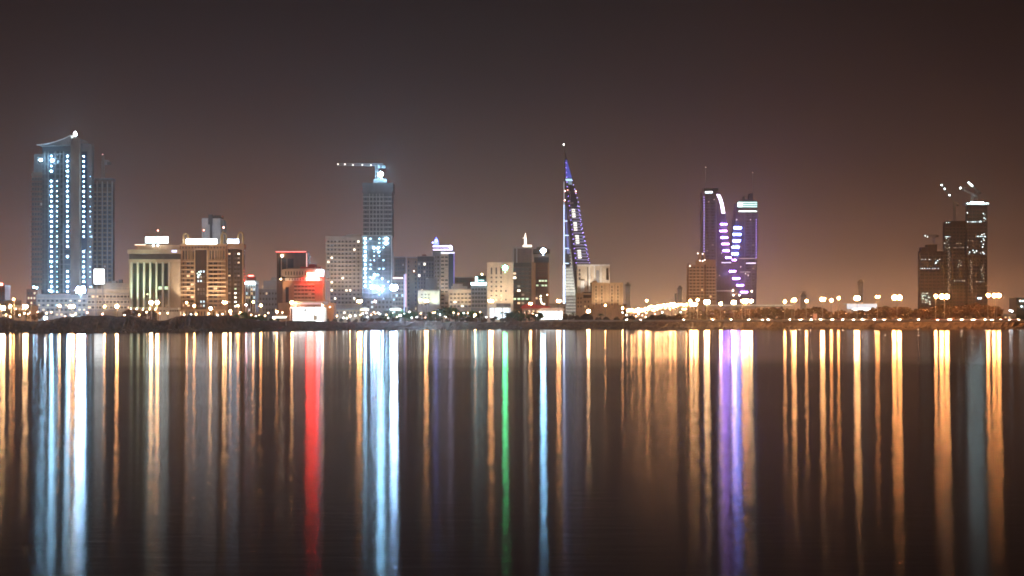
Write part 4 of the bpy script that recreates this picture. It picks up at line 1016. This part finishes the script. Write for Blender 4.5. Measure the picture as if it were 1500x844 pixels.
# cranes -------------------------------------------------------
def crane(label,px,yb,yt,Y,jib,cj,lamps=(),lm=None,r=.8,base_z=True):
    t=thing('tower_crane',label,'crane',(X(px,Y),Y,Z(yb,Y)))
    s=Bld.__new__(Bld); s.Y=Y; s.x0=X(px,Y); s.z0=Z(yb,Y); s.root=t; s.nwin=0
    def truss(name,a,b,wd,segs):
        mb=MB(); a=Vector((s.x(a[0]),0,s.z(a[1]))); b=Vector((s.x(b[0]),0,s.z(b[1]))); d=(b-a); n=Vector((-d.z,0,d.x)).normalized()*wd; q=Vector((0,wd,0))
        cs=[n+q,n-q,-n+q,-n-q]
        for c in cs: mb.tube(a+c,b+c,.28,.28,steel,4)
        for i in range(segs):
            u=a+d*i/segs; v=a+d*(i+1)/segs
            mb.tube(u+cs[1],v+cs[3],.16,.16,steel,3); mb.tube(u+cs[0],v+cs[2],.16,.16,steel,3); mb.tube(u+cs[0],v+cs[1],.16,.16,steel,3)
        return mb.obj(name,t)
    truss('mast',(px,yb),(px,yt),1.0,10); truss('jib',(px,yt),jib,.8,12); truss('counter_jib',(px,yt),cj,.8,4)
    mb=MB(); mb.box((s.x(cj[0])-1.6,-1.3,s.z(cj[1])-3),(s.x(cj[0])+1.6,1.3,s.z(cj[1])-.6),dark_conc); mb.obj('counterweight',t)
    mb=MB(); mb.box((1.0,-1.2,s.z(yt)-3),(3,1.2,s.z(yt)-.5),grey); mb.obj('cab',t)
    if lamps: s.lights(lamps,r,lm,d=-1.2,name='lamp')
cl=glow('crane_lamp',(.78,.95,.95),26); cs_=glow('crane_lamp_soft',(1,.88,.8),6)
crane('long level-jib crane with a line of small lamps on the tall half-clad construction tower',552,268,241.5,1530,(494,241),(562,241.5),[(495,240.8),(505.5,241),(517,242),(531,242),(543.5,242.5)],cs_,.85)
crane('thin crane with a raised tip lamp on the dim brown apartment tower at left',151,262,236,1490,(150.5,226),(160,236.5),[(150.7,226.5)],glow('mast_redsoft',(1,.4,.35),2.5),.8)
crane('dark crane on the lowest unfinished tower at the right, small lamps at its tip',1368,358,345,2310,(1352,345.5),(1373,344),[(1355,345.5),(1358.5,347)],glow('speck_cool2',(.9,1,1),7),.6)
crane('crane on the middle unfinished tower with three lamps down its raised jib',1398,324,297,2360,(1378,269),(1403,299),[(1379,271.3),(1383.6,276.8),(1390.5,286)],cl,.9)
crane('crane on the tallest unfinished tower with three lamps on its raised arm',1424,298,284,2260,(1404.5,274.5),(1429,286),[(1406.5,275.7)],cl,1.1)
crane('second crane on the tallest unfinished tower, two lamps close together on its tip',1431,298,279,2280,(1417,266.5),(1435,281),[(1418.8,268),(1423.5,272.3),(1421,270)],cl,1.0)
crane('small dark crane over the hazy block behind the right shore lamps',1176,434,427,4310,(1168,427),(1180,427))
# ============================================================ landmarks used to tell repeats apart
LM=[(-60,22,'at the left picture edge'),(22,60,'by the yellow-lit low house'),(60,140,'below the swoop-roofed tower'),(140,187,'before the cream banded block'),
(187,250,'before the green-lit pillared office'),(250,331,'before the tan arched office'),(331,358,'before the bronze glass office'),(358,376,'before the small lit-crown tower'),(376,412,'before the drab grey block'),
(412,480,'beside the glaring forecourt hall'),(480,529,'before the pale hotel slab'),(529,577,'before the half-clad construction tower'),(577,611,'before the blue-lit block'),(611,645,'before the white flood-lit block'),
(645,692,'by the long bright marquee'),(692,713,'before the neon-topped office'),(713,752,'before the cream square-windowed office'),(752,786,'before the finial-topped office'),(786,824,'before the long white tent hall'),
(824,848,'at the foot of the sail tower'),(848,912,'before the beige windowed blocks'),(912,1005,'below the blazing elevated road'),(1005,1052,'below the cream apartment pair'),
(1052,1088,'below the left curved glass tower'),(1088,1115,'below the right curved glass tower'),(1115,1185,'in the gap right of the curved towers'),(1185,1236,'left of the white canopy'),(1236,1284,'by the white forecourt canopy'),
(1284,1344,'right of the white canopy'),(1344,1382,'below the lowest unfinished tower'),(1382,1415,'below the middle unfinished tower'),(1415,1452,'below the tallest unfinished tower'),(1452,1560,'towards the right edge of the picture')]
ORD=['first','second','third','fourth','fifth','sixth','seventh','eighth','ninth','tenth','eleventh','twelfth','thirteenth','fourteenth','fifteenth','sixteenth','seventeenth','eighteenth']
def lm(px):
    for a,b,t in LM:
        if px<b: return t
    return LM[-1][2]
def name_all(items, head):
    """items: (px, object, adjectives); gives every one its own label by landmark and order from the left"""
    grp={}
    for px,o,adj in sorted(items,key=lambda q:q[0]): grp.setdefault(lm(px),[]).append((o,adj))
    for t,L in grp.items():
        for i,(o,adj) in enumerate(L):
            w=(ORD[i]+' '+adj+' '+head+' from the left ' if len(L)>1 else adj+' '+head+' ')+t
            o['label']=w
# ============================================================ street lamps
BULB={}
def bulbs(key,col,k):
    n='bulb_'+key
    return glow(n,col,k)
LAMPS=[]
def street_lamp(px,py,Y,col,key,k,kind,r):
    """kind: single / twin / mast (ring of floodlights)"""
    z=Z(py,Y); gz=GZ-.1
    sig=(round(z,1),key,kind,r)
    t=tag(link('street_lamp',None,None,(X(px,Y),Y,gz)),None,'street lamp','lamps along the far shore')
    h=z-gz
    p=MB(); p.tube((0,0,0),(0,0,h+.2),.24,.13,steel,6); p.box((-.35,-.35,0),(.35,.35,.7),concrete); p.obj('pole',t)
    m=bulbs(key,col,k)
    def head(x,y):
        b=MB(); b.box((x-.45,y-.4,h+r*.85),(x+.45,y+.4,h+r*.85+.3),steel)
        o=b.obj('lamp_housing',t,(0,0,0)); q=MB(); q.ball((x,y,h),r,m,8,5,(1,1,1)); q.obj('bulb',o)
    if kind=='single':
        a=MB(); a.tube((0,0,h),(.0,-1.3,h+.45),.09,.07,steel,5); a.obj('arm',t); head(0,-1.3)
    elif kind=='twin':
        a=MB(); a.tube((-1.1*r,0,h+.35),(1.1*r,0,h+.35),.09,.09,steel,5); a.obj('arm',t); head(-1.1*r,0); head(1.1*r,0)
    else:
        a=MB()
        for i in range(8):
            u=2*math.pi*i/8; v=2*math.pi*(i+1)/8; a.tube((math.cos(u)*r*1.3,math.sin(u)*r*1.3,h+.4),(math.cos(v)*r*1.3,math.sin(v)*r*1.3,h+.4),.12,.12,steel,4)
        o=a.obj('ring',t)
        for i in range(4):
            u=2*math.pi*(i+.5)/4; q=MB(); q.ball((math.cos(u)*r*.85,math.sin(u)*r*.85,h),r*.72,m,8,5,(1,1,1.35)); q.obj('bulb',o)
    LAMPS.append((px,t,('twin-headed ' if kind=='twin' else '')+{'sod':'orange','sodh':'big orange','warm':'warm white','warmh':'large warm','cool':'blue-white','coolh':'glaring blue','yel':'yellowish','yelh':'big yellowish','pink':'pinkish','low':'low warm','lowc':'low white','sig':'small reddish'}[key.replace('_far','')]))
    return t
COLS={'sod':((1,.36,.10),1.0),'sodh':((1,.37,.11),1.5),'warm':((1,.42,.14),1.0),'warmh':((1,.45,.16),1.5),'cool':((.6,.78,1),1.0),'coolh':((.36,.62,1),4.5),'yel':((1,.50,.20),1.0),'yelh':((1,.55,.24),1.4),'pink':((1,.45,.48),.6),'low':((1,.62,.32),.09),'lowc':((.9,1,.95),.09),'sig':((1,.45,.3),.07)}
def L(px,py,Y,key,kind='single',r=.6,k=1.0):
    c,kk=COLS[key]; street_lamp(px,py,Y,c,key+('' if k==1 else '_far'),LAMP*kk/k**1.6,kind,r*k)
left=[(2,451,'yelh','twin',.9),(16.5,448.5,'yel','single',.5),(21,438.5,'sod','single',.45),(37,449,'yelh','twin',.6),(88,448,'warm','single',.6),(105,449,'warmh','twin',.7),(154,449,'warm','single',.5),(172,449,'warmh','single',.8),
(222,443.5,'yelh','single',.9),(231,443.5,'warmh','single',.9),(274,443.5,'warm','single',.45),(285,448,'warm','single',.55),(309,452,'yelh','single',.65),(329,443,'yelh','twin',.55),(338,456,'yel','single',.55),(349,448,'sod','single',.5),
(371.5,442.5,'warm','single',.5),(382.5,447.5,'warm','single',.65),(361,447,'pink','single',.4),(406,457,'warm','single',.6),(402,465.5,'low','single',.8),(428,443,'yel','single',.75),(438.5,443.2,'warm','single',.5),(460.5,443.2,'warm','single',.5),(472.5,447,'yel','single',.7),(487,463,'low','single',.8),(513,463,'yel','single',.45)]
for px,py,k,kd,r in left:
    Y=shoreY(px)*1.0+ (75 if px<415 else 95)
    L(px,py,Y,k,kd,r)
L(118.5,425,1290,'coolh','mast',2.2)
L(67.5,466,930,'cool','single',.75)
mid=[(526.5,441.5,'warmh','twin',.8),(549.5,442,'pink','single',.5),(577,421.5,'coolh','mast',1.9),(624.5,441,'warmh','twin',.75),(696,461,'warm','single',.6),(719,441,'warmh','twin',.9),(777,445,'yel','twin',.55),(818.5,441,'warmh','twin',.75),
(862,456,'yelh','mast',.9),(886.5,447.5,'warm','single',.5),(912,451.5,'warm','single',.7),(947,440.5,'warm','single',.8)]
for px,py,k,kd,r in mid: L(px,py,shoreY(px)+75,k,kd,r)
right=[(1011,441,'warm','single',.8),(1016,446,'yelh','twin',.9),(1021.5,439.5,'warm','single',.75),(1035.5,442.5,'yelh','mast',1.2),(1055.5,445,'yel','single',.9),(1075,443,'yelh','mast',1.0),(1087,441,'warm','single',.8),(1091.5,441.5,'sodh','mast',1.2),(1098,441,'yelh','twin',.9),
(1149.5,442,'warm','single',.85),(1160,440.5,'sod','single',.6),(1163.5,439.5,'warmh','mast',.9),(1181,441,'warm','single',.85),(1205,438.5,'warmh','mast',1.0),(1217.5,440,'sod','single',.9),(1228,437,'sod','single',.8),
(1255.5,437,'warmh','mast',1.2),(1285.5,435,'sod','twin',.6),(1314,436,'sodh','twin',1.35),(1370.5,434,'sodh','single',1.0),(1383.5,434.5,'sodh','twin',1.35),(1447,432.5,'sodh','single',1.05),(1457,433.5,'sod','single',.8),(1460,433,'sodh','twin',1.2)]
for px,py,k,kd,r in right: L(px,py,shoreY(px)+42,k,kd,r,1.3)
# many small low lights scattered at street level
rr=random.Random(21)
small=[]
for a,b,n in ((-5,60,7),(60,135,6),(140,190,4),(200,262,5),(262,345,7),(345,425,12),(480,530,6),(530,612,22),(612,715,13),(715,790,9),(905,1000,12),(1000,1110,5)):
    for i in range(n): small.append((a+(b-a)*(i+.5+rr.uniform(-.4,.4))/n, rr.uniform(457,466) if a!=262 else rr.uniform(459,462)))
for px,py in small:
    if 424<px<475: continue
    key=rr.choice(['low','low','lowc','low','sig'] if not 528<px<612 else ['lowc','lowc','low'])
    L(px,py,shoreY(px)+rr.uniform(62,110),key,'single',.38)
name_all(LAMPS,'street lamp')
# ============================================================ trees
def leafball(mb,c,rx,rz,n,m,rr,s=.55):
    for i in range(n):
        while True:
            v=Vector((rr.uniform(-1,1),rr.uniform(-1,1),rr.uniform(-1,1)))
            if .25<v.length<1: break
        p=Vector(c)+Vector((v.x*rx,v.y*rx,v.z*rz)); q=s*rr.uniform(.6,1.3)
        a=Vector((rr.uniform(-1,1),rr.uniform(-1,1),rr.uniform(-1,1))).normalized(); b=a.orthogonal().normalized(); d=a.cross(b)
        mb.add([p-b*q-d*q*.5,p+b*q-d*q*.3,p+b*q*.6+d*q*.6,p-b*q*.7+d*q*.5],[(0,1,2,3)],m)
def tree_data(seed,leaf,h=10,w=4.2,sparse=1.0):
    rr=random.Random(seed); t=MB(); c=MB()
    t.tube((0,0,-.5),(rr.uniform(-.2,.2),0,h*.42),.30,.17,bark,6)
    tips=[]
    for i in range(7):
        a=rr.uniform(0,6.28); e=rr.uniform(.35,1.0); p=Vector((0,0,h*rr.uniform(.25,.42)))
        q=Vector((math.cos(a)*w*.42*e,math.sin(a)*w*.42*e,h*rr.uniform(.5,.86))); t.tube(p,q,.13,.04,bark,4); tips.append(q)
    tips+= [Vector((rr.uniform(-.3,.3)*w,rr.uniform(-.3,.3)*w,h*rr.uniform(.3,.8))) for _ in range(4)]
    for q in tips: leafball(c,q,w*rr.uniform(.2,.34),h*rr.uniform(.10,.17),int(62*sparse),leaf,rr)
    return t.data('trunk'),c.data('crown')
def bush_data(seed,leaf,h=4,w=4):
    rr=random.Random(seed); t=MB(); c=MB()
    for i in range(5):
        a=rr.uniform(0,6.28); t.tube((0,0,-.4),(math.cos(a)*w*.25,math.sin(a)*w*.25,h*.6),.09,.03,bark,4)
    for i in range(7): leafball(c,(rr.uniform(-.35,.35)*w,rr.uniform(-.3,.3)*w,h*rr.uniform(.25,.75)),w*.22,h*.2,60,leaf,rr,.42)
    return t.data('stem'),c.data('crown')
def palm_data(seed):
    rr=random.Random(seed); t=MB(); c=MB(); h=8
    t.tube((0,0,-.5),(.3,0,h*.5),.26,.2,bark,6); t.tube((.3,0,h*.5),(.5,0,h),.2,.2,bark,6)
    for i in range(16):
        a=6.28*i/16+rr.uniform(-.1,.1); up=rr.uniform(-.1,.9); p=Vector((.5,0,h)); prev=p
        for k in range(1,6):
            f=k/5; q=Vector((.5+math.cos(a)*3.1*f,math.sin(a)*3.1*f,h+up*2.0*f-2.6*f*f))
            s=Vector((-math.sin(a),math.cos(a),0))*.42*(1-f*.6)
            c.add([prev-s,prev+s*0+Vector((0,0,.12)),prev+s,q+s*.8,q+Vector((0,0,.1)),q-s*.8],[(0,1,4,5),(1,2,3,4)],lf3); prev=q
    return t.data('trunk'),c.data('crown')
TD=[tree_data(i,lf2,10,5.2,1.0) for i in range(3)]+[tree_data(10+i,lf1,10,5.6,1.1) for i in range(2)]
TDg=[tree_data(20+i,lf3,8,5.5,1.2) for i in range(3)]; BD=[bush_data(i,lf1) for i in range(2)]+[bush_data(5+i,lf2) for i in range(2)]; PD=[palm_data(i) for i in range(2)]
TREES=[];BUSH=[];PALM=[]
def plant(px,ytop,Y,kind,rr):
    if kind=='tree': d=rr.choice(TD); hn=10.6; nm='tree'
    elif kind=='green': d=rr.choice(TDg); hn=8.5; nm='tree'
    elif kind=='bush': d=rr.choice(BD); hn=4; nm='shrub'
    else: d=rr.choice(PD); hn=9; nm='palm_tree'
    h=Z(ytop,Y)-GZ
    if h<1.2: h=1.2
    s=h/hn
    o=tag(link(nm,None,None,(X(px,Y),Y,GZ-.1),rr.uniform(0,6.28)),None,{'tree':'tree','shrub':'shrub','palm_tree':'palm tree'}[nm],{'tree':'trees along the far shore','shrub':'shrubs along the far shore','palm_tree':'palms along the far shore'}[nm])
    w=max(s*rr.uniform(.85,1.25),.35 if nm!='shrub' else .5); o.scale=(w,w,s)
    link('stem' if nm=='shrub' else 'trunk',d[0],o); link('crown',d[1],o)
    if nm=='shrub': BUSH.append((px,o,rr.choice(['rounded','scrubby','spreading'])))
    elif nm=='palm_tree': PALM.append((px,o,'feathery'))
    else: TREES.append((px,o,'green leafy' if kind=='green' else rr.choice(['bare-looking brown','dusty brown','orange-lit'])))
rr=random.Random(31)
def row(a,b,step,top,kind,dy,jit=3):
    x=a
    while x<b:
        plant(x+rr.uniform(-1.5,1.5),interp(top,x)+rr.uniform(-1,jit),shoreY(x)+rr.uniform(*dy),kind,rr); x+=step*rr.uniform(.75,1.25)
row(992,1345,5.0,[(992,460),(1010,456),(1030,453),(1080,450),(1100,449),(1140,448),(1170,450),(1240,454),(1300,447),(1345,450)],'tree',(62,82))
row(1345,1468,4.6,[(1345,450),(1380,444),(1440,442),(1462,446),(1468,452)],'tree',(62,82))
row(925,1000,6,[(925,461),(1000,459)],'bush',(46,60),2); row(828,868,5.5,[(828,458),(868,458)],'tree',(48,58),4)
row(562,606,7,[(562,455),(606,457)],'green',(80,100),4); row(633,712,8,[(633,455),(660,446),(712,457)],'green',(105,125),5); row(746,790,7,[(746,452),(790,456)],'green',(60,90),4)
row(346,412,9,[(346,455),(412,462)],'green',(50,70),5); row(186,236,8,[(186,452),(236,455)],'tree',(110,140),3); row(20,60,10,[(20,452),(60,455)],'tree',(80,110),5)
row(480,760,11,[(480,464),(760,463)],'bush',(46,60),2.5); row(845,925,12,[(845,462),(925,463)],'bush',(46,60),2)
row(1000,1340,15,[(1000,463),(1340,463)],'bush',(46,54),2.5); row(1345,1470,13,[(1345,461),(1470,462)],'bush',(46,54),2.5)
for px,yt in ((567,452),(589,453),(736,455),(742,456),(757,452),(770,453),(781,455),(840,456),(879,458),(605,455)): plant(px,yt,shoreY(px)+rr.uniform(55,75),'palm',rr)
for i in range(3): plant(1188+i*9,448,shoreY(1190)+90,'tree',rr)
name_all(TREES,'tree'); name_all(BUSH,'shrub'); name_all(PALM,'palm')
# ============================================================ cars on the shore road, headlights on
paint={'white':mat('car_paint_white',(.7,.7,.68),.3,.03,spec=.6),'silver':mat('car_paint_silver',(.35,.36,.37),.3,.03,spec=.6),'dark':mat('car_paint_dark',(.03,.03,.035),.25,.03,spec=.6),'red':mat('car_paint_red',(.3,.03,.025),.3,.03,spec=.6),'sand':mat('car_paint_sand',(.4,.32,.22),.3,.03,spec=.6)}
tyre=mat('tyre',(.02,.02,.02),.9); headm=glow('headlight',(1,.78,.6),HEAD); tailm=glow('taillight',(1,.08,.04),6)
def car(color):
    m=paint[color]; t=tag(link('parked_car' if False else 'car',None,None,(0,0,0)),None,'car','cars on the shore road')
    b=MB()
    prof=[(-2.2,.35),(2.2,.35),(2.28,.62),(2.1,.86),(1.1,.95),(.55,1.42),(-1.1,1.45),(-1.75,1.0),(-2.2,.95),(-2.26,.6)]
    b.prism(prof,-.86,.86,m); bo=b.obj('body',t)
    g=MB(); g.prism([(1.0,.97),(.52,1.36),(-1.05,1.38),(-1.6,1.0)],-.88,.88,glass); g.obj('windows',t)['label']='dark side windows of the car'
    wm=MB()
    w=MB(); w.tube((0,-.1,0),(0,.1,0),.34,.34,tyre,12); w.tube((0,-.115,0),(0,.115,0),.2,.2,steel,8); wd=w.data('wheel')
    for x in (-1.35,1.4):
        for y in (-.8,.8): link('wheel',wd,t,(x,y,.34))
    h=MB(); h.box((-.06,-.2,-.1),(.06,.2,.1),headm); hd=h.data('headlight'); q=MB(); q.box((-.05,-.2,-.1),(.05,.2,.1),tailm); qd=q.data('taillight')
    for y in (-.6,.6): link('headlight',hd,t,(2.26,y,.66)); link('taillight',qd,t,(-2.27,y,.72))
    return t
protos={c:car(c) for c in paint}
for c,o in protos.items(): remember(o)
used=set(); CARS=[]
pos=[]
for a,b,st in ((1153,1169,6.5),(1176,1218,7.2),(1222,1256,7),(1259,1300,7.4),(1312,1324,7),(1341,1357,8),(1369,1440,7.6),(1441,1500,6.6)):
    x=a
    while x<b: pos.append(x); x+=st*rr.uniform(.9,1.3)
pos+=[1100,1113,1067,1040,1045,1005,921,935,1128]
cols=list(paint)
for i,px in enumerate(sorted(pos)):
    c=cols[rr.randrange(5)]
    o=protos[c] if c not in used else copy_tree(protos[c]); used.add(c)
    Y=shoreY(px)+24+(3.4 if i%2 else 9.5)
    o.location=(X(px,Y),Y,ROADZ+.01); o.rotation_euler.z=math.radians((-38 if i%2 else -142)+rr.uniform(-5,5)) if True else 0
    CARS.append((px,o,{'white':'white','silver':'silver','dark':'black','red':'dark red','sand':'sand-coloured'}[c]))
for c,o in protos.items():
    if c not in used:
        for k in list(KIDS.get(o.name,[])): bpy.data.objects.remove(k)
        bpy.data.objects.remove(o)
name_all(CARS,'car')
# road-side sign board
def sign():
    Y=shoreY(1194)+42
    t=thing('roadside_sign','small blank pinkish sign board on a post in front of the orange trees','sign',(X(1194,Y),Y,GZ))
    h=Z(463,Y)-GZ
    b=MB(); b.box((-1.5,-.1,h-1.8),(1.5,.1,h+1.6),mat('sign_pink',(.75,.45,.36),.6)); b.obj('board',t)
    b=MB(); b.box((-1.65,-.14,h+1.6),(1.65,.14,h+1.75),steel); b.box((-1.65,-.14,h-1.95),(1.65,.14,h-1.8),steel); b.obj('frame',t)
    b=MB(); b.tube((0,.3,-.3),(0,.3,h),.12,.12,steel,6); b.obj('post',t)
    q=MB(); q.box((-1.2,-1.5,h-2.3),(1.2,-1.2,h-2.1),glow('sign_lamp',(1,.8,.65),14)); q.obj('lamp',t)
sign()
# low guard rail along the bank road
def rail():
    mb=MB(); t=thing('guard_rail','low concrete guard rail along the seaward edge of the shore road','guard rail',(X(1150,1340),1340,GZ))
    pxs=[800+i*20 for i in range(55)]; o=t.location
    for a,b in zip(pxs,pxs[1:]):
        Ya=shoreY(a)+23; Yb=shoreY(b)+23
        p=Vector((X(a,Ya),Ya,ROADZ))-o; q=Vector((X(b,Yb),Yb,ROADZ))-o
        mb.add([p+Vector((0,-.15,0)),q+Vector((0,-.15,0)),q+Vector((0,.15,0)),p+Vector((0,.15,0)),p+Vector((0,-.1,.55)),q+Vector((0,-.1,.55)),q+Vector((0,.1,.55)),p+Vector((0,.1,.55))],[(0,1,5,4),(2,3,7,6),(4,5,6,7)],concrete)
    mb.obj('barrier',t)
rail()
if HAZE:
    hb=MB(); hb.box((-9400,-450,-3.5),(9400,9400,262),None) if False else None
    me=bpy.data.meshes.new('haze'); b=MB(); hm=bpy.data.materials.new('night_haze'); hm.use_nodes=True; nt=hm.node_tree
    for n in list(nt.nodes):
        if n.type=='BSDF_PRINCIPLED': nt.nodes.remove(n)
    out=[n for n in nt.nodes if n.type=='OUTPUT_MATERIAL'][0]
    pv=nt.nodes.new('ShaderNodeVolumePrincipled'); pv.inputs['Color'].default_value=(.96,.90,.86,1); pv.inputs['Density'].default_value=HAZE; pv.inputs['Anisotropy'].default_value=.87
    nt.links.new(pv.outputs[0],out.inputs['Volume'])
    b.box((-9400,-450,-3.5),(9400,4800,262),hm); o=b.obj('haze'); tag(o,'thin pale night haze hanging over the water and the lit city','haze',kind='stuff')
print('OBJECTS',len(bpy.data.objects))
